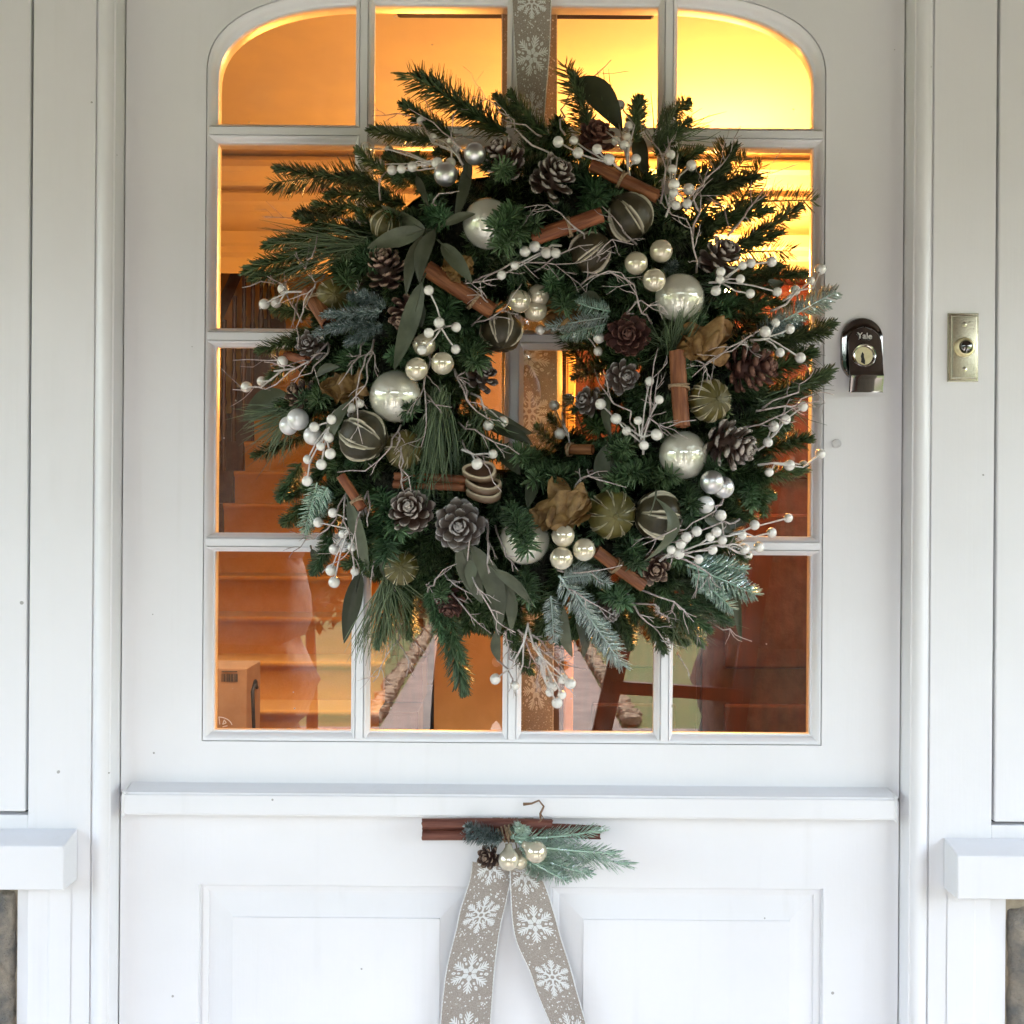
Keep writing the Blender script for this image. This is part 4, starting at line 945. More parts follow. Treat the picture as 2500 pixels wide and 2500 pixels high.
LV = [((1040,565),(930,500),36,.02,'euc'),((1035,562),(895,606),44,.035,'euc'),((1032,575),(992,722),30,.04,'euc'),((1062,560),(1024,692),36,.045,'euc'),((1085,548),(1162,522),24,.035,'euc'),
 ((1078,595),(1154,694),38,.04,'euc'),((1018,430),(1046,505),20,.025,'euc'),((1142,398),(1108,545),28,.03,'euc'),((1135,370),(1150,440),22,.03,'euc'),((1030,690),(962,906),50,.05,'euc'),((1010,720),(1030,800),30,.03,'euc'),
 ((1190,1000),(1302,1058),38,.005,'euc'),((1195,1045),(1302,1088),34,.0,'euc_d'),((1483,1085),(1466,1198),42,.02,'euc'),((1500,1100),(1488,1180),30,.015,'euc'),((1488,955),(1494,1075),22,.01,'euc'),
 ((850,1222),(900,1395),36,.035,'euc'),((935,1350),(948,1418),20,.03,'euc'),((880,1395),(840,1572),46,.0,'euc_d'),((1150,1330),(1216,1560),48,.035,'euc'),((1195,1385),(1247,1545),38,.03,'euc'),
 ((1205,1390),(1304,1482),28,.035,'euc'),((1212,1540),(1220,1616),28,.01,'euc'),((1372,1480),(1398,1606),34,.01,'euc'),((1405,1500),(1424,1608),32,.0,'euc'),((1122,1330),(1178,1475),50,.03,'euc'),((1170,1350),(1150,1440),30,.025,'euc'),
 ((1705,1240),(1798,1308),30,.02,'euc'),((1768,1286),(1824,1278),24,.01,'euc_d'),((1798,1425),(1810,1568),22,.01,'euc'),((1414,190),(1520,322),72,.0,'euc_d'),((700,960),(592,1028),58,.01,'euc_d'),
 ((852,980),(800,1098),30,.04,'euc'),((770,920),(830,895),22,.02,'euc'),((1300,1160),(1288,1240),30,.03,'euc'),((1210,1085),(1270,1160),40,.005,'euc_d'),((1875,690),(1915,690),30,.01,'euc_d'),((1420,720),(1470,735),34,.01,'euc'),
 ((1560,330),(1580,440),40,.0,'euc_d'),((900,660),(960,690),34,.01,'euc'),((770,620),(690,640),34,.0,'euc_d'),((760,1340),(790,1400),24,.01,'euc')]
for q in LV:
    m_ = q[4]
    if q[0] == (1414,190): leaf(q[0][::1], q[1], q[2], 0, m_, Ya=-.05, Yc=-.06)
    else: leaf(q[0], q[1], q[2], q[3], m_)
leaf((1600,1215), (1570,1372), 30, .055, 'euc', mid=(1642,1290))

# --- baubles
sph = {k_: sphere_mesh('bauble_'+k_, M[k_], 40, 24) for k_ in ('merc','champ','silver','pearlw')}
sph['berry'] = sphere_mesh('berry', M['berry'], 18, 12)
def ball_at(name, kind, x, y, r, lf, parent=None):
    Y = surfY(x, y, lf); p = P(x, y, Y); rr_ = sz(r, Y)
    q = Matrix.Rotation(R.uniform(0,6),4,'Z') @ Matrix.Rotation(R.uniform(0,6),4,'X')
    return inst(name, sph[kind], parent or wreath, Matrix.Translation(p) @ q @ Matrix.Scale(rr_, 4))
for x,y,r in ((1191,547,62),(1659,727,60),(965,968,64),(1668,1111,60),(1281,1318,61)): ball_at('bauble', 'merc', x, y, r, .012)
for x,y,r,k_,lf in ((1159,376,27,'silver',.035),(1088,426,29,'silver',.03),(705,1039,23,'pearlw',.03),(727,1024,27,'pearlw',.022),(764,1064,23,'pearlw',.03),(1738,1177,29,'silver',.04),(1765,1190,27,'silver',.03),(1722,1232,22,'pearlw',.03)): ball_at('bauble', k_, x, y, r, lf)
for x,y,lf in ((1553,643,.035),(1614,613,.03),(1597,684,.04),(1268,735,.02),(1314,722,.005),(1308,757,.012),(1036,842,.03),(1017,901,.042),(1080,887,.045),(1375,1308,.04),(1426,1342,.042),(1371,1363,.044)): ball_at('bauble', 'champ', x, y, 28.5, lf)

# --- pine cones
def scale_geo(mb, M4, var=.0):
    """one cone scale: spoon along +X, thick pale tip; unit length"""
    secs = [(0,.10,.05,0),(.35,.20,.06,-.02),(.62,.30,.075,-.02),(.82,.36,.11,.03),(.94,.29,.12,.07),(1.0,.13,.07,.10)]
    vs_, tp = [], []
    for i,(x_,w_,t_,z_) in enumerate(secs):
        for (yy,zz) in ((-1,-.1),(-.55,.55),(.55,.55),(1,-.1),(.5,-.8),(-.5,-.8)):
            vs_.append(M4 @ Vector((x_ + (.0 if abs(yy) < .8 else -.06*(x_>.6)), yy*w_, z_+zz*t_ - .10*(1-yy*yy)*x_*x_ + .12*x_*x_)))
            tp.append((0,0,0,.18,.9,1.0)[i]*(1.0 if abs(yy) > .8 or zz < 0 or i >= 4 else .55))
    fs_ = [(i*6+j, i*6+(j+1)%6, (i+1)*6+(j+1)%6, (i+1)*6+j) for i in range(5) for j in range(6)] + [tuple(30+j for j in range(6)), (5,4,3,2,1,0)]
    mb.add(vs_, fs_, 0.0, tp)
SCM = {}
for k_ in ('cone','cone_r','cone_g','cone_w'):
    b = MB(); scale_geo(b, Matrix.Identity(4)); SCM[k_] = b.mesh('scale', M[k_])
def cone_frames(n, Lc, Rc, open_):
    fr_ = []
    for i in range(n):
        s_ = i/(n-1); az = i*2.39996
        th = math.radians((108 - 92*s_**.85)*open_ + 0)
        h = Lc*(.04 + .80*s_**.95); l_ = Rc*(.78 + .40*math.sin(PI*min(1,s_*1.1+.12)) - .62*s_**2.2)
        fr_.append((az, th, h, max(.22*Rc, l_), s_))
    return fr_
def pine_cone(x, y, rpx, axis, kind, lf=.02, n=46, asp=1.0, single=False, open_=1.0, parent=None, pos=None, name='pine_cone'):
    """axis: direction the tip points to (x right, z up, -y to the viewer)"""
    Y = surfY(x, y, lf) if pos is None else pos; c0 = P(x, y, Y); Rc = sz(rpx, Y)*1.02; Lc = Rc*1.55*asp
    ax = Vector(axis).normalized(); o0 = c0 - ax*Lc*.42
    e1 = ax.cross(Vector((.3,.2,.9))).normalized(); e2 = ax.cross(e1)
    b = MB()
    cone_m = Matrix(((e1.x,e2.x,ax.x,o0.x),(e1.y,e2.y,ax.y,o0.y),(e1.z,e2.z,ax.z,o0.z),(0,0,0,1)))
    b.lathe([(.02*Rc,-.02*Lc),(.40*Rc,.03*Lc),(.42*Rc,.3*Lc),(.28*Rc,.65*Lc),(.03*Rc,.88*Lc)], 10, cone_m)
    fr_ = cone_frames(n, Lc, Rc, open_); co = None
    mats_ = []
    for az, th, h, l_, s_ in fr_:
        rad = e1*math.cos(az) + e2*math.sin(az)
        d = ax*math.cos(th) + rad*math.sin(th); up_ = ax*math.sin(th) - rad*math.cos(th)
        ws = Rc*(.95 - .45*s_)
        side = up_.cross(d)
        m4 = Matrix(((d.x*l_, side.x*ws, up_.x*ws, 0),(d.y*l_, side.y*ws, up_.y*ws, 0),(d.z*l_, side.z*ws, up_.z*ws, 0),(0,0,0,1)))
        m4.translation = o0 + ax*h + rad*Rc*.02; mats_.append(m4 @ Matrix.Rotation(R.uniform(-.22,.22),4,'X') @ Matrix.Rotation(R.uniform(-.13,.13),4,'Y') @ Matrix.Diagonal((R.uniform(.88,1.1),R.uniform(.85,1.1),1,1)))
    if single:
        co = b.build(name, M[kind], parent or wreath)
        for m4 in mats_: inst('scale', SCM[kind], co, m4)
    else:
        for m4 in mats_: scale_geo(b, m4)
        co = b.build(name, M[kind], parent or wreath)
    return co
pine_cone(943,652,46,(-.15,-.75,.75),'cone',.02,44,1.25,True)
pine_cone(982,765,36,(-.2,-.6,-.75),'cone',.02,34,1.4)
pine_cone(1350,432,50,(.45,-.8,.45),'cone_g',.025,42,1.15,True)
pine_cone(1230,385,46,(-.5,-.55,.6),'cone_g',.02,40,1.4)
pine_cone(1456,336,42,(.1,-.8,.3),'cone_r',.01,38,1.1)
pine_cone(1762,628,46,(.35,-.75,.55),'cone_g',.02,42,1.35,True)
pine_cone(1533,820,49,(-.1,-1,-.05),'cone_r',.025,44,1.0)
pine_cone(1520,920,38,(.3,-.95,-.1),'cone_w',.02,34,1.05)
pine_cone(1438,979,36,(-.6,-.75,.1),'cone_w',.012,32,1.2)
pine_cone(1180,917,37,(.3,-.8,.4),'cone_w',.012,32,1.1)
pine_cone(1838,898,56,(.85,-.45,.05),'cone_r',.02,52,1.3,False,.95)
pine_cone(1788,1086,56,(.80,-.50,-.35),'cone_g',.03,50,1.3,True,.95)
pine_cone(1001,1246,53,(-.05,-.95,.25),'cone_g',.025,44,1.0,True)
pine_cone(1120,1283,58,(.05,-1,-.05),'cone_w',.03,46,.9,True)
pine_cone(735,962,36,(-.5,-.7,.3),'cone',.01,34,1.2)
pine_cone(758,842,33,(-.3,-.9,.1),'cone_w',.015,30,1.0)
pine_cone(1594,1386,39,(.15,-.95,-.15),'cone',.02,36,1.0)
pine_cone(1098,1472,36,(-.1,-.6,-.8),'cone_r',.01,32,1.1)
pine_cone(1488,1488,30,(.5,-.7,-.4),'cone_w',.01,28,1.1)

# --- dried limes with slits
def dried_lime(x, y, rpx, axis, kind='lime', lf=.015, nsl=8, wide=1.0, phase=0.0, sq=.92, parent=None):
    Y = surfY(x,y,lf); c0 = P(x,y,Y); r_ = sz(rpx,Y); ax = Vector(axis).normalized()
    e1 = ax.cross(Vector((.31,.2,.9))).normalized(); e2 = ax.cross(e1)
    b = MB(); nu, nv = nsl*22, 24; vs_, va, vt = [], [], []
    for j in range(nv+1):
        la = PI*j/nv
        for i in range(nu):
            lo = 2*PI*i/nu + phase
            k = ((lo-phase)/(2*PI)*nsl) % 1; dd = abs(k-.5)*2*PI/nsl       # angular distance from a slit
            sl = max(0.0, math.sin((la-.30)/(PI-.60)*PI)) if .30 < la < PI-.30 else 0
            hw_ = .115*wide*sl**.8
            core = max(0, 1-dd/(hw_*.5)) if hw_ > .01 else 0; crm = 1.0 if (hw_ > .02 and dd < hw_) else 0.0
            rr_ = r_*(1 + .045*crm - .30*min(1,core*1.5) + .012*math.sin(lo*3+la*5) + .035*noise.noise(Vector((math.cos(lo)*2.2+x, math.sin(lo)*2.2, la*2))))
            dirv = e1*math.cos(lo)*math.sin(la) + e2*math.sin(lo)*math.sin(la) + ax*math.cos(la)*sq
            vs_.append(c0 + dirv*rr_); va.append(min(1,core*2)); vt.append(crm*(1-min(1,core*2)))
    b.add(vs_, [(j*nu+i, j*nu+(i+1)%nu, (j+1)*nu+(i+1)%nu, (j+1)*nu+i) for j in range(nv) for i in range(nu)], va, vt)
    b.lathe([(.0,.02*r_),(.10*r_,.03*r_),(.13*r_,0),(.10*r_,-.02*r_)], 8, Matrix(((e1.x,e2.x,ax.x,0),(e1.y,e2.y,ax.y,0),(e1.z,e2.z,ax.z,0),(0,0,0,1))).to_4x4() if False else Matrix.Translation(c0+ax*r_*sq) @ Matrix(((e1.x,e2.x,ax.x),(e1.y,e2.y,ax.y),(e1.z,e2.z,ax.z))).to_4x4())
    b.build('dried_lime', M[kind], parent or wreath)
dried_lime(887,1066,62,(.85,-.25,-.42),'lime_d',.022,7,1.1,.2)
dried_lime(987,1097,48,(.25,-.85,.1),'lime',.008,8,.8)
dried_lime(815,722,42,(.2,-.9,-.1),'lime',.012,9,.7)
dried_lime(945,550,40,(.3,-.5,.8),'lime',.0,8,1.2)
dried_lime(1223,812,52,(.05,-.45,-.9),'lime_d',.012,7,1.1,.3)
dried_lime(1533,530,62,(-.6,-.35,.75),'lime_d',.008,6,1.1,.1)
dried_lime(1442,614,54,(.75,-.35,.5),'lime_d',.006,6,1.0,.35)
dried_lime(1733,978,51,(.25,-.96,0),'lime',.025,11,1.05)
dried_lime(1492,1255,59,(.12,-.93,-.1),'lime',.02,9,.85)
dried_lime(1607,1258,61,(-.95,-.15,.1),'lime_d',.02,6,1.3,.39)
dried_lime(979,1386,42,(.1,-.95,.1),'lime',.012,10,1.0)
def slice_at(x, y, rpx, nrm, lf):
    Y = surfY(x,y,lf); c0 = P(x,y,Y); r_ = sz(rpx,Y); ax = Vector(nrm).normalized(); e1 = ax.cross(Vector((.3,.2,.9))).normalized(); e2 = ax.cross(e1)
    b = MB(); n=28; prof_ = [(0,.05,0),(.55,.03,0),(.80,.05,.0),(.84,.10,1),(.97,.12,1),(1.0,.06,.2),(1.0,-.08,0),(.9,-.12,0),(0,-.10,0)]
    vs_, tt = [], []
    for r0,h0,t0 in prof_:
        for i in range(n):
            q = 2*PI*i/n; wv = 1+.05*math.sin(3*q+rpx)
            vs_.append(c0 + (e1*math.cos(q)+e2*math.sin(q)*.8)*r_*r0*wv + ax*r_*(h0*1.8 + .05*math.sin(2*q)*r0)); tt.append(t0)
    b.add(vs_, [(j*n+i, j*n+(i+1)%n, (j+1)*n+(i+1)%n, (j+1)*n+i) for j in range(len(prof_)-1) for i in range(n)], 0.0, tt)
    b.build('dried_slice', M['peel_in'], wreath)
slice_at(1172,1152,44,(-.1,-.55,.75),.035); slice_at(1180,1185,46,(.05,-.35,.9),.035); slice_at(1182,1207,45,(.0,-.30,.92),.03)
# --- dried peel roses
def peel(x, y, rpx, lf, seed, n=5):
    rr = random.Random(seed); Y = surfY(x,y,lf); c0 = P(x,y,Y); r_ = sz(rpx,Y); b = MB()
    for k in range(n):
        q = rr.uniform(-.5,.5) + k*.45 - .9; off_ = Vector((rr.uniform(-.25,.25), -.12*k, rr.uniform(-.3,.3)))*r_
        ax = Vector((math.cos(q), rr.uniform(-.3,.1), math.sin(q)*.7)).normalized(); up_ = Vector((rr.uniform(-.3,.3), -.8, rr.uniform(.1,.7))).normalized(); sd_ = ax.cross(up_).normalized()
        ph = rr.uniform(0,6)
        def f(u,v):
            s_ = (u-.5)*2; t_ = (v-.5)*2; e = max(0,1-abs(s_)**2.8*.97)**.42
            return c0 + off_ + ax*r_*s_*.95 + sd_*r_*t_*e*.5 + up_*r_*(.32*t_*t_*math.sin(s_*2+ph) + .20*math.sin(s_*4.5+ph+t_*2.5) + .10*noise.noise(Vector((s_*3,t_*3,ph))) - .1*s_*s_)
        b.grid(f, 22, 12)
    b.build('dried_peel', M['peel'], wreath)
peel(1367,1237,66,.035,1,6); peel(1713,838,60,.02,2,6); peel(842,948,52,.02,3,5); peel(1112,655,40,.02,4,4); peel(1365,762,50,.0,5,3)

# --- cinnamon sticks
def cinnamon(parent, p0, p1, r_, kind='cinn', twine=(), rolls=2, seed=1):
    rr = random.Random(seed); d = p1-p0; L_ = d.length; x_ = d.normalized(); up_ = Vector((0,-1,0)); y_ = up_.cross(x_).normalized(); z_ = x_.cross(y_)
    prof_ = []
    # cross-section: bark rolled into one or two scrolls
    for sgn in ((-1,1) if rolls == 2 else (1,)):
        cx_ = sgn*r_*.5 if rolls == 2 else 0; rad = r_*(.56 if rolls == 2 else 1.0); pts = []
        for i in range(22):
            q = -.5 + i/21*2*PI*1.22; rw = rad*(1 - .28*(i/21))
            pts.append((cx_ + sgn*rw*math.cos(q), rw*math.sin(q)))
        prof_.append(pts)
    b = MB(); ns = 10
    for pi_, pts in enumerate(prof_):
        th = r_*.13; loop = pts + [(a_*(1-.0)-(a_-(r_*.5*(-1 if (rolls==2 and pi_==0) else 1) if rolls==2 else 0))*th/r_*1.6, c_*(1-th/r_*1.6)) for a_,c_ in reversed(pts)]
        n = len(loop); vs_ = []
        for j in range(ns+1):
            t = j/ns; wob_ = .06*r_
            for i,(a_,c_) in enumerate(loop):
                k = 1 + .04*noise.noise(Vector((t*4, i*.5, seed+pi_)))
                e = (.02*L_*noise.noise(Vector((i*.35, seed*3.1+pi_, 0))) if j in (0,ns) else 0)
                vs_.append(Vector((L_*t + e, a_*k + wob_*math.sin(t*3+seed), c_*k + wob_*math.sin(t*2+seed*2))))
        b.add(vs_, [(j*n+i, j*n+(i+1)%n, (j+1)*n+(i+1)%n, (j+1)*n+i) for j in range(ns) for i in range(n)] + [(i, n-1-i-0, n-2-i, i+1) for i in range(n//2-1)] + [(ns*n+i+1, ns*n+n-2-i, ns*n+n-1-i, ns*n+i) for i in range(n//2-1)])
    mw = Matrix(((x_.x,y_.x,z_.x,p0.x),(x_.y,y_.y,z_.y,p0.y),(x_.z,y_.z,z_.z,p0.z),(0,0,0,1)))
    me = b.mesh('cinnamon_stick', M[kind]); o = inst('cinnamon_stick', me, parent, mw); bpy_smooth_by_angle(o, math.radians(50))
    for t in twine:
        b = MB()
        for k in range(3):
            c0 = p0 + x_*(L_*t + (k-1)*.0019); rx = r_*1.06 + .0006
            b.tube([c0 + (y_*math.cos(q)*rx*(1.02 if rolls==2 else 1) + z_*math.sin(q)*rx*(.62 if rolls == 2 else 1)) + x_*.0015*math.sin(q+k) for q in [i*2*PI/20 for i in range(21)]], .0009, 5, cap=False)
        b.build('twine', M['twine'], o)
    return o
for i,(x0,y0,x1,y1,r_,lf,tw,rl) in enumerate(((1300,586,1470,524,20,.035,(.52,),1),(1443,404,1606,480,18,.025,(.46,),1),(1652,858,1664,1041,21,.035,(.47,),1),(1042,655,1202,762,22,.022,(.72,),1),
     (754,714,800,792,21,.03,(.3,),1),(962,1172,1136,1181,19,.012,(),2),(832,1163,884,1242,13,.03,(.75,),1),(1384,1098,1447,1098,14,.006,(.1,),1),(1454,1346,1570,1430,17,.03,(.42,),1),(700,868,752,882,12,.02,(),1),(1180,1020,1150,1010,8,.0,(),1))):
    if i == 10: continue
    cinnamon(wreath, W(x0,y0,lf-.006), W(x1,y1,lf), sz(r_,-.12), 'cinn', tw, rl, i+1)

# --- berry sprays
def zz(ox, oy, pts, k=600/1932): return [(ox+x*k, oy+y*k) for x,y in pts]
z2 = lambda p: zz(600,100,p); z3 = lambda p: zz(1150,100,p); z5 = lambda p: zz(550,600,p); z6 = lambda p: zz(1100,600,p); z7 = lambda p: zz(1550,600,p)
y1 = lambda p: zz(600,1100,p); y2 = lambda p: zz(1150,1100,p); y3 = lambda p: zz(1550,1100,p)
SPRAYS = [((1140,420),z2([(1378,628),(1435,720),(1470,760),(1615,790),(1650,850),(1610,960)]),.03),((1120,420),z2([(945,840),(1125,855),(1050,970),(1150,1015),(1225,1005),(1310,990),(1408,970),(1505,960)]),.035),
 ((1540,440),z3([(1170,505),(1150,605),(995,665),(1137,787),(1222,760),(1205,820),(1240,670),(1295,930)]),.025),((1520,420),z3([(685,793),(808,783),(840,880),(990,850),(1085,930)]),.035),
 ((1625,530),z3([(1525,650),(1597,710),(1567,895),(1580,1010),(1730,980),(1595,1130),(1590,1195),(1610,1290),(1700,1280),(1710,1165)]),.03),
 ((1370,600),z3([(425,1655),(500,1615),(595,1665),(665,1668),(345,1765),(240,1840)]),.03),((1730,690),z7([(845,155),(910,135),(1075,125),(675,205),(668,265),(828,262),(637,355),(907,377),(1118,363)]),.035),
 ((1880,760),z7([(1260,350),(1380,275),(1460,185)]),.02),((1830,830),z7([(1105,605),(1022,675),(1217,655),(1140,840),(1300,880)]),.03),((1850,1100),z7([(1185,1365),(1090,1420),(1045,1545),(1320,1265)]),.02),
 ((1850,1135),z7([(1215,1725),(1325,1725),(1460,1635),(1055,1780)]),.02),((1570,1110),z6([(1565,1065),(1640,1210),(1180,1245),(1300,1360),(1385,1455),(1475,1375),(1620,1485),(1520,1570)]),.035),
 ((1390,1080),z6([(815,1255),(795,1360),(860,1480),(930,1205)]),.0),((1150,960),z6([(408,1385),(298,1410)]),.02),((1130,1100),z6([(333,1638),(208,1715)]),.04),((1440,800),z6([(705,660),(1165,725),(1160,830),(910,650)]),.005),
 ((1085,800),z5([(1600,685),(1545,820),(1680,605),(1815,640),(1810,815),(1600,350)]),.05),((760,720),z5([(400,445),(307,458),(455,340)]),.03),((720,900),z5([(165,1110),(287,1065),(450,910)]),.02),
 ((820,1000),z5([(700,1425),(750,1577),(825,1635),(648,1680),(755,1720),(643,1850),(835,1365),(815,1510)]),.05),((850,1010),z5([(990,1275),(1060,1240)]),.02),((880,1260),y1([(570,565),(685,490),(765,655),(697,775),(672,940),(695,1035),(858,950),(835,760)]),.035),
 ((1290,1520),y2([(190,1795),(345,1850)]),.02),((1290,1530),y2([(540,1650),(640,1850),(720,1795),(780,1830),(715,1920),(605,1800)])+[(1360,1716),(1342,1690)],.015),
 ((1610,1370),y3([(590,680),(685,705),(610,780),(500,855),(360,735),(285,780),(405,680),(640,640),(345,810),(485,635)]),.045),((1740,1310),y3([(843,665),(940,585),(1205,530),(1075,645)]),.03),((1740,1330),y3([(863,775),(975,760),(890,825),(675,510)]),.03)]
for bi, (bp0, bl, lf) in enumerate(SPRAYS):
    b = MB(); p0 = W(*bp0, lf-.012)
    pts = [(x, y, surfY(x,y,lf)+R.uniform(-.006,.006)) for x,y in bl]
    tips = [P(*q) for q in pts]; cen = sum(tips, Vector())/len(tips); trunk = p0.lerp(cen, .55)
    trunk.y = min(p0.y, cen.y)
    b.tube([p0, p0.lerp(trunk,.5)+Vector((R.gauss(0,.003),-.002,R.gauss(0,.003))), trunk], [.0013,.0012,.0010], 6)
    for tp in tips:
        st_ = p0.lerp(trunk, R.uniform(.35,1)); d = tp-st_
        md_ = st_ + d*.55 + Vector((R.gauss(0,.06), R.uniform(-.05,.02), R.gauss(0,.06)))*d.length
        b.tube([st_, st_.lerp(md_,.6)+Vector((0,-.001,0)), md_, tp], [.0010,.0009,.0008,.0010], 5)
    so = b.build('berry_spray', M['stem'], wreath)
    for (x,y,Y), tp in zip(pts, tips):
        rr_ = sz(R.uniform(10.8,14.6), Y); inst('berry', sph['berry'], so, Matrix.Translation(tp) @ Matrix.Rotation(R.uniform(0,6),4,'Y') @ Matrix.Diagonal((rr_, rr_*R.uniform(.95,1.03), rr_*R.uniform(.97,1.05), 1)))
# --- whitewashed twigs
def twig(pts, r0=.0013, lf=.035, nb=5, seed=0, bl=.28, Y=None):
    rr = random.Random(seed*17+3); b = MB()
    ctrl = [P(x,y,(surfY(x,y,lf if i else lf*.15) if Y is None else Y)) for i,(x,y) in enumerate(pts)]
    # resample with kinks
    path = [ctrl[0]]
    for a_, c_ in zip(ctrl, ctrl[1:]):
        k = max(2, int((c_-a_).length/.012)); prev = a_
        for i in range(1, k+1):
            q = a_.lerp(c_, i/k); q += Vector((rr.gauss(0,1), rr.gauss(0,.8), rr.gauss(0,1)))*.0016 if i < k else Vector(); path.append(q)
    n = len(path); tot = sum((b_-a_).length for a_,b_ in zip(path,path[1:]))
    b.tube(path, [r0*(1-.65*i/(n-1))*(1.15 if i % 3 == 0 else .95) for i in range(n)], 6)
    for k in range(nb):
        i = rr.randint(max(1,n//5), n-2); d = (path[i+1]-path[i]).normalized(); sd_ = Vector((rr.gauss(0,1), rr.gauss(0,.5)-.1, rr.gauss(0,1))); sd_ = (sd_ - d*sd_.dot(d)).normalized()
        l_ = tot*bl*rr.uniform(.5,1.1); dr = (d*.75 + sd_*.7).normalized(); q = path[i].copy(); br = [q.copy()]
        for j in range(4):
            q = q + dr*l_/4; dr = (dr + d*.12 + Vector((rr.gauss(0,.22), rr.gauss(0,.15), rr.gauss(0,.22)))).normalized(); br.append(q.copy())
        r1 = r0*(1-.65*i/(n-1))*.75; b.tube(br, [r1, r1*.85, r1*.75, r1*.62, r1*.5], 5)
        if rr.random() < .6:
            q = br[2]; d2 = ((br[3]-br[2]).normalized() + Vector((rr.gauss(0,.6), rr.gauss(0,.3), rr.gauss(0,.6)))).normalized()
            b.tube([q, q+d2*l_*.2, q+d2*l_*.38+Vector((rr.gauss(0,.001),0,rr.gauss(0,.001)))], [r1*.7, r1*.55, r1*.4], 5)
    return b.build('twig', M['twig'], wreath)
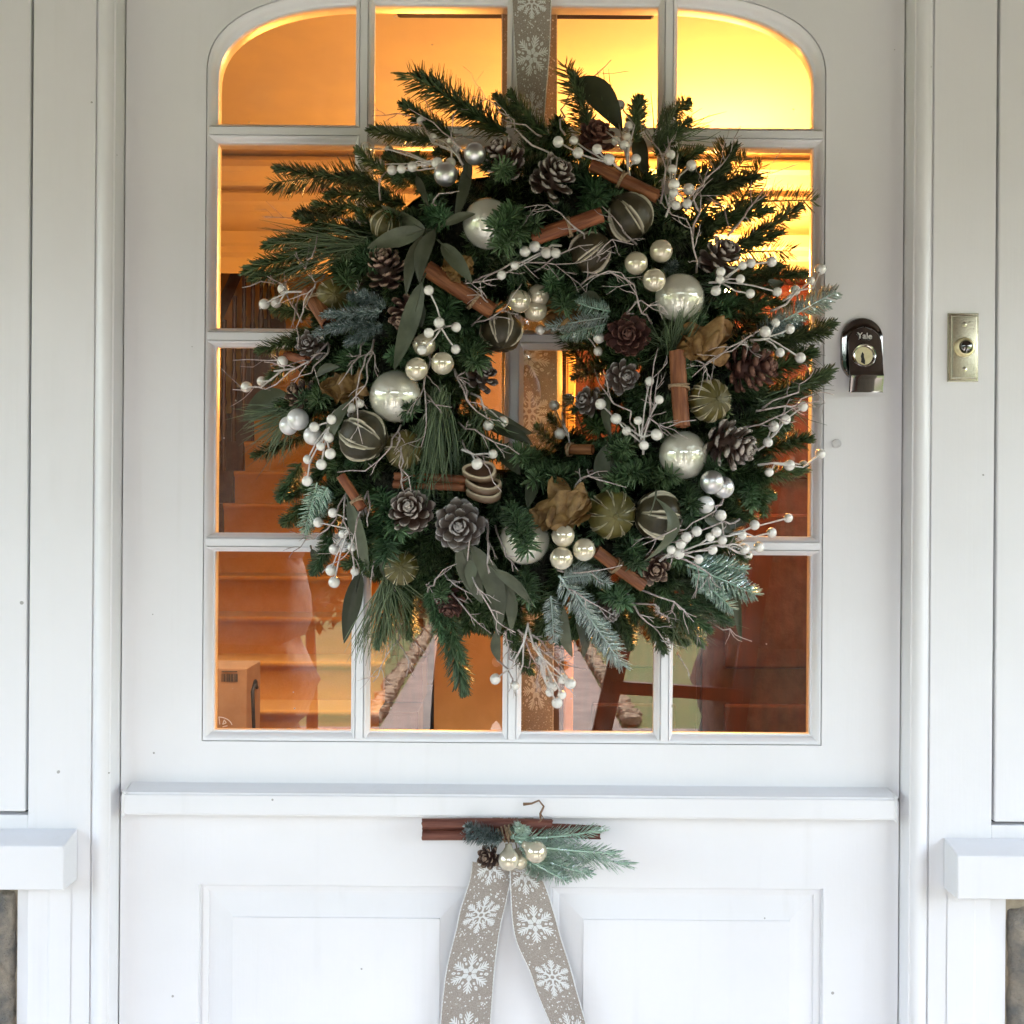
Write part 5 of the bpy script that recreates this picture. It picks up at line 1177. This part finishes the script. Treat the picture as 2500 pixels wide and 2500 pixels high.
TW = [(z2([(1700,740),(1500,690),(1330,600),(1190,570),(990,590)]),.03,3),(z2([(1900,1000),(1700,850),(1550,720),(1280,530)]),.045,4),(z2([(1450,1290),(1520,1200),(1680,1180)]),.05,2),(z2([(950,1430),(700,1380),(540,1370),(300,1390),(150,1380)]),.02,3),
 (z2([(410,1790),(520,1700),(560,1550),(600,1420)]),.04,3),(z2([(1060,1250),(1050,1120),(1110,1020)]),.04,1),(z3([(700,940),(480,820),(380,720),(290,590),(120,460),(0,450)]),.035,5),(z3([(740,740),(700,620),(740,500),(850,330),(1000,250),(1100,150)]),.02,3),
 (z3([(550,750),(430,660),(230,610)]),.035,2),(z3([(960,1600),(830,1480),(700,1350),(600,1290),(420,1310)]),.05,4),(z3([(1300,1600),(1180,1460),(1030,1300)]),.045,3),(z3([(1770,1820),(1740,1560),(1690,1400),(1550,1340)]),.045,4),(z3([(1740,1540),(1800,1350),(1750,1250),(1900,1080)]),.04,4),
 (z3([(1490,1280),(1530,1000),(1400,740),(1330,600)]),.04,4),(z3([(1630,1320),(1780,1160),(1930,1000)]),.04,3),(z3([(10,1900),(400,1740),(800,1750),(1050,1640)]),.045,6),(z3([(500,1810),(760,1650),(960,1600)]),.045,3),(z3([(860,1920),(1000,1840),(1180,1820),(1290,1930)]),.045,4),
 (z3([(980,1790),(990,1680),(1110,1560),(1280,1600)]),.045,5),(zz(1600,100,[(570,1530),(700,1380),(830,1200),(880,1050),(1110,970)]),.02,5),(zz(1600,100,[(240,1330),(430,1050),(590,880),(670,670)]),.025,4),(zz(1600,100,[(400,1240),(540,1310),(580,1480)]),.03,2),
 (z5([(600,600),(450,300),(330,240)]),.03,4),(z5([(780,230),(700,330),(620,430),(560,640),(570,790)]),.045,4),(z5([(480,290),(280,280),(130,330)]),.03,3),(z5([(560,460),(520,640)]),.04,2),(z5([(810,760),(560,960),(400,1090),(60,1130)]),.035,6),(z5([(640,880),(300,900),(60,900)]),.03,4),(z5([(820,780),(680,1000),(520,1060)]),.05,3),
 (z5([(1090,760),(1000,930),(890,1090)]),.05,3),(z5([(1170,740),(1060,1000),(1040,1300),(1080,1560)]),.055,4),(z5([(1160,800),(1100,1100),(920,1290)]),.055,3),(z5([(1600,840),(1570,1150),(1580,1400),(1540,1580)]),.05,4),(z5([(1580,1160),(1650,1250),(1780,1270)]),.05,2),
 (z5([(1800,970),(1900,1150),(1930,1250)]),.045,3),(z5([(1380,1410),(1270,1620),(1100,1770),(880,1780)]),.05,4),(z5([(1390,1500),(1380,1750),(1460,1930)]),.055,2),(z6([(30,970),(130,1220),(280,1350),(420,1380)]),.04,4),(z6([(60,1390),(250,1490),(540,1640)]),.045,4),(z6([(90,1530),(300,1750),(400,1930)]),.05,3),
 (z6([(160,630),(330,560),(440,480),(560,300)]),.04,4),(z6([(50,290),(250,280),(380,260)]),.045,5),(z6([(330,480),(250,400),(130,390)]),.045,6),(z6([(1580,610),(1480,470),(1440,300),(1270,210),(1050,200)]),.045,5),(z6([(1350,570),(1500,430),(1640,460),(1710,540)]),.05,4),(z6([(1450,1540),(1420,1300),(1280,1240),(1130,970)]),.04,3),
 (z6([(1520,1530),(1570,1180),(1630,800)]),.05,4),(z6([(1540,1500),(1600,1260),(1640,980)]),.05,3),(z6([(1450,1540),(1560,1350),(1700,1430),(1930,1370)]),.05,4),(z7([(980,820),(830,770),(700,840),(540,940)]),.05,5),(z7([(1000,660),(850,750),(660,870),(450,1030)]),.05,5),(z7([(400,850),(540,930),(530,1020)]),.05,3),
 (z7([(1000,1280),(1200,1180),(1380,1030),(1450,930)]),.03,4),(z7([(950,1300),(1180,1260),(1420,1150),(1560,1170)]),.025,4),(z7([(850,1430),(1100,1350),(1300,1270)]),.03,4),(y1([(960,320),(860,640),(820,780),(600,960)]),.055,4),(y1([(790,340),(770,560),(820,700)]),.05,3),(y1([(780,350),(640,620),(430,760),(340,840)]),.04,3),
 (y1([(960,340),(960,600)]),.055,1),(y1([(1020,840),(980,1080)]),.05,1),(y1([(1240,330),(1220,30)]),.055,1),(y1([(1170,1060),(1200,1400),(1170,1520),(1060,1700),(1000,1820)]),.02,5),(y1([(1190,1500),(1280,1650),(1260,1780)]),.02,2),(y1([(1200,1340),(1300,1470),(1400,1580)]),.02,2),(y1([(1430,1110),(1550,940),(1660,890)]),.045,3),
 (y1([(1560,960),(1650,1060),(1780,1130)]),.045,4),(y1([(1750,940),(1820,1080),(1930,1200)]),.045,3),(y1([(1600,1100),(1760,1290),(1930,1440)]),.04,4),(y1([(1730,890),(1760,700)]),.05,1),(y1([(1900,540),(1920,960)]),.05,1),(y2([(0,960),(90,1140),(200,1340),(350,1430)]),.04,5),(y2([(110,560),(140,800),(140,970)]),.05,2),(y2([(190,590),(270,830),(330,950)]),.05,2),
 (y2([(270,1420),(300,1640),(460,1710)]),.03,4),(y2([(370,1410),(580,1590),(720,1680),(900,1720)]),.025,5),(y2([(480,1450),(640,1620),(760,1800),(820,1930)]),.02,5),(y2([(200,1640),(330,1800),(350,1930)]),.02,4),(y2([(430,1500),(540,1720),(520,1900)]),.025,4),(y2([(680,940),(1010,940),(1190,900)]),.05,1),(y2([(700,1040),(900,1170),(1110,1290)]),.05,3),
 (y2([(1230,1130),(1320,1290),(1470,1420),(1560,1560)]),.04,4),(y2([(1300,1200),(1450,1210),(1560,1350)]),.04,2),(y2([(1330,1090),(1600,1190),(1750,1330),(1850,1440)]),.04,5),(y2([(1740,1320),(1930,1340)]),.03,2),(y2([(820,290),(920,200),(1220,290)]),.04,3),(y2([(980,150),(860,220),(810,290)]),.04,3),(y2([(1660,540),(1600,620),(1350,740)]),.06,3),
 (y3([(700,350),(640,470),(450,570),(300,620)]),.055,2),(y3([(200,790),(400,860),(560,950),(680,1080)]),.05,4),(y3([(820,540),(620,590),(430,690),(240,730)]),.05,4),(y3([(160,820),(330,840),(560,770),(820,760)]),.05,4),(y3([(520,1300),(690,1410),(790,1450),(920,1500)]),.02,2),(y3([(330,1590),(380,1670),(430,1770)]),.02,1)]
for i, (pts, lf, nb) in enumerate(TW): twig(pts, .00108, lf, nb, i)

# ================================================================== swag below the ledge
sg = empty('ribbon_swag', P(1250,2040,-.02), 'cinnamon stick swag with two snowflake ribbon tails hanging under the ledge', 'swag')
s5 = lambda x, y: (950+x*.3623, 1900+y*.3623)
def S5(x, y, Y): return P(*s5(x,y), Y)
Yt = -.012
rows = [(S5(560,560,-.022), S5(815,600,-.026)), (S5(545,680,-.02), S5(822,660,-.024)), (S5(480,890,-.016), S5(782,860,-.02)), (S5(455,1010,-.013), S5(752,985,-.017)), (S5(395,1250,-.012), S5(716,1230,-.018)), (S5(362,1480,-.013), S5(695,1480,-.016)), (S5(335,1800,-.013), S5(672,1800,-.018))]
make_ribbon(sg, 'ribbon_tail', rows, [(.004,0,.0205,.1),(.058,1,.0225,.1),(.124,0,.0225,.06),(.185,0,.0215,.2)], 21, wob=.0012)
rows = [(S5(815,610,-.030), S5(985,600,-.026)), (S5(820,760,-.028), S5(1050,720,-.022)), (S5(830,950,-.024), S5(1110,905,-.018)), (S5(862,1110,-.02), S5(1160,1090,-.016)), (S5(945,1290,-.016), S5(1215,1260,-.014)), (S5(1010,1480,-.014), S5(1265,1440,-.013)), (S5(1150,1800,-.014), S5(1350,1740,-.016))]
make_ribbon(sg, 'ribbon_tail', rows, [(.010,0,.021,.2),(.064,0,.0215,.1),(.128,1,.0215,.2),(.188,0,.021,.0)], 33, wob=.0015)
rows = [(S5(690,225,-.008), S5(985,225,-.008)), (S5(700,330,-.012), S5(960,330,-.012)), (S5(740,430,-.02), S5(900,430,-.02))]
make_ribbon(sg, 'ribbon_loop', rows, [(.012,0,.016,.0)], 40)
cinnamon(sg, S5(225,345,-.030), S5(1100,350,-.032), sz(25,-.03), 'cinn_d', (), 2, 31)
cinnamon(sg, S5(760,330,-.029), S5(1420,366,-.030), sz(16,-.03), 'cinn_d', (), 2, 35)
def sw_sprig(kind, a_, c_, scl=.6):
    protos = frost_p; d = c_-a_; L0_ = {'w':.105,'b':.095,'g':.105,'s':.105}[kind]; k = d.length/L0_
    return inst('frosted_sprig', R.choice(protos[kind]), sg, basis(a_, d, Vector((R.uniform(-.2,.2),-1,R.uniform(-.2,.2))), (k, scl*1.15, scl*1.3)))
for a_, c_, k_, s_ in (((820,400),(1440,425),'s',.75),((850,420),(1600,612),'s',.8),((900,450),(1520,530),'s',.8),((880,470),(1420,600),'s',.85),((900,500),(1330,670),'s',.9),((900,520),(1260,725),'s',.8),((930,540),(1180,710),'s',.8),((940,560),(1070,720),'s',.8),
                       ((850,420),(1300,450),'s',.8),((760,420),(485,390),'b',.6),((770,400),(530,330),'b',.55),((880,380),(930,300),'s',.6),((820,400),(900,330),'s',.6)):
    sw_sprig(k_, S5(*a_,-.041), S5(*c_, -.044+R.uniform(-.010,.008)), s_*1.25)
def pear(x, y, rpx, nx, ny, Y):
    c0 = S5(x,y,Y); nk = S5(nx,ny,Y+.006); r_ = sz(rpx,Y); ax = (nk-c0).normalized(); e1 = ax.cross(Vector((0,1,.1))).normalized(); e2 = ax.cross(e1)
    m4 = Matrix.Translation(c0) @ Matrix(((e1.x,e2.x,ax.x),(e1.y,e2.y,ax.y),(e1.z,e2.z,ax.z))).to_4x4()
    b = MB(); b.lathe([(r_*math.sin(q), -r_*math.cos(q)) for q in [i*PI/20 for i in range(17)]] + [(r_*.46,r_*.98),(r_*.36,r_*1.15),(r_*.33,r_*1.45),(0,r_*1.46)], 28, m4)
    o = b.build('bauble', M['champ'], sg)
    b = MB(); b.tube([c0+ax*r_*1.4, c0+ax*r_*1.9+Vector((0,-.002,.004)), S5(790,330,-.04)], .0007, 5); b.build('twine', M['twine'], o)
pear(884,556,21,850,440,-.036); pear(806,550,26,806,440,-.048); pear(990,497,27,890,432,-.046)
pine_cone(*s5(672,530), 27, (-.45,-.85,.1), 'cone', n=34, asp=1.2, parent=sg, pos=-.042)
b = MB()
for k in range(4):
    x_ = 735+k*26; b.tube([S5(x_,290,-.016), S5(x_-8,320,-.034-.002*k), S5(x_+5,380,-.040), S5(x_+20,430,-.036)], .0011, 6)
b.build('twine', M['twine'], sg)
b = MB(); b.tube([S5(905,175,-.034), S5(960,170,-.036), S5(1010,150,-.037), S5(1042,190,-.036), S5(1018,240,-.034), S5(1020,280,-.034), S5(1048,325,-.036)], [.0018,.0011,.001,.0011,.0013,.0011,.0010], 6)
b.tube([S5(1018,235,-.034), S5(1040,270,-.036), S5(980,320,-.036)], .0008, 5)
b.build('wire_hook', M['brownwire'], sg)

# ================================================================== the photographer, mirrored in the glass
def skin_body(name, joints, edges, m, root, parent=None, sub=2):
    me = bpy.data.meshes.new(name); me.from_pydata([j[0] for j in joints], edges, [])
    o = bpy.data.objects.new(name, me); COL.objects.link(o)
    o.modifiers.new('skin', 'SKIN'); s_ = o.modifiers.new('sub', 'SUBSURF'); s_.levels = s_.render_levels = sub
    for i, j in enumerate(joints): me.skin_vertices[0].data[i].radius = j[1] if isinstance(j[1], tuple) else (j[1], j[1]); me.skin_vertices[0].data[i].use_root = (i == root)
    dg = bpy.context.evaluated_depsgraph_get(); ev = o.evaluated_get(dg); m2 = bpy.data.meshes.new_from_object(ev)
    bpy.data.objects.remove(o); m2.materials.clear(); m2.materials.append(M[m])
    m2.polygons.foreach_set('use_smooth', [True]*len(m2.polygons))
    n = bpy.data.objects.new(name, m2); return link(n, parent)
px, py = -.03, -1.62
J = [((px,py,.95),(.15,.11)),((px,py,1.15),(.14,.11)),((px,py,1.34),(.16,.11)),((px,py,1.44),(.10,.08)),((px,py+.01,1.52),.055),((px,py+.02,1.58),.075),((px,py+.02,1.66),.085),((px,py+.015,1.72),.06),
     ((px-.19,py+.01,1.40),.06),((px-.26,py+.12,1.22),.048),((px-.07,py+.36,1.34),.034),((px-.045,py+.41,1.36),.028),
     ((px+.19,py+.01,1.40),.06),((px+.26,py+.12,1.22),.048),((px+.12,py+.36,1.34),.034),((px+.095,py+.41,1.36),.028),
     ((px-.10,py,.88),.09),((px-.11,py,.48),.062),((px-.12,py-.02,.10),.045),((px-.12,py+.10,.05),.04),
     ((px+.10,py,.88),.09),((px+.11,py,.48),.062),((px+.12,py-.02,.10),.045),((px+.12,py+.10,.05),.04)]
E = [(0,1),(1,2),(2,3),(3,4),(4,5),(5,6),(6,7),(2,8),(8,9),(9,10),(10,11),(2,12),(12,13),(13,14),(14,15),(0,16),(16,17),(17,18),(18,19),(0,20),(20,21),(21,22),(22,23)]
person = skin_body('person', J, E, 'coat', 0)
tag(person, 'person in dark clothes holding up a phone, mirrored in the lower panes', 'person')
b = MB(); b.lathe([(.078*math.sin(PI*i/10)*1.0, -.115*math.cos(PI*i/10)) for i in range(11)], 16, Matrix.Translation((px,py+.035,1.635))); b.build('face', M['skin'], person)
b = MB(); b.lathe([(.092*math.sin(PI*i/10), -.10*math.cos(PI*i/10)) for i in range(11)], 16, Matrix.Translation((px,py-.005,1.672))); b.build('hair', M['hair'], person)
for sx in (-1, 1):
    hx = px+.025 + sx*.07
    hj = [((hx,py+.41,1.36),.022),((hx-sx*.012,py+.437,1.365),.020)]; he = [(0,1)]
    for k in range(4):
        i0 = len(hj); zf = 1.335+.02*k
        hj += [((hx-sx*.004,py+.452,zf),.0085),((hx-sx*.026,py+.462,zf+.002),.0080),((hx-sx*.044,py+.456,zf+.003),.0072)]; he += [(1,i0),(i0,i0+1),(i0+1,i0+2)]
    i0 = len(hj); hj += [((hx-sx*.006,py+.425,1.335),.0095),((hx-sx*.022,py+.430,1.315),.0085),((hx-sx*.038,py+.438,1.312),.0078)]; he += [(0,i0),(i0,i0+1),(i0+1,i0+2)]
    skin_body('hand', hj, he, 'skin', 0, person, 1)
b = MB(); b.box(-.078,.078,-1.185,-1.177,1.305,1.38); ph_ = b.build('smartphone', M['black'], None, False, .004); tag(ph_, 'black phone held up by the person in front of the door', 'phone')
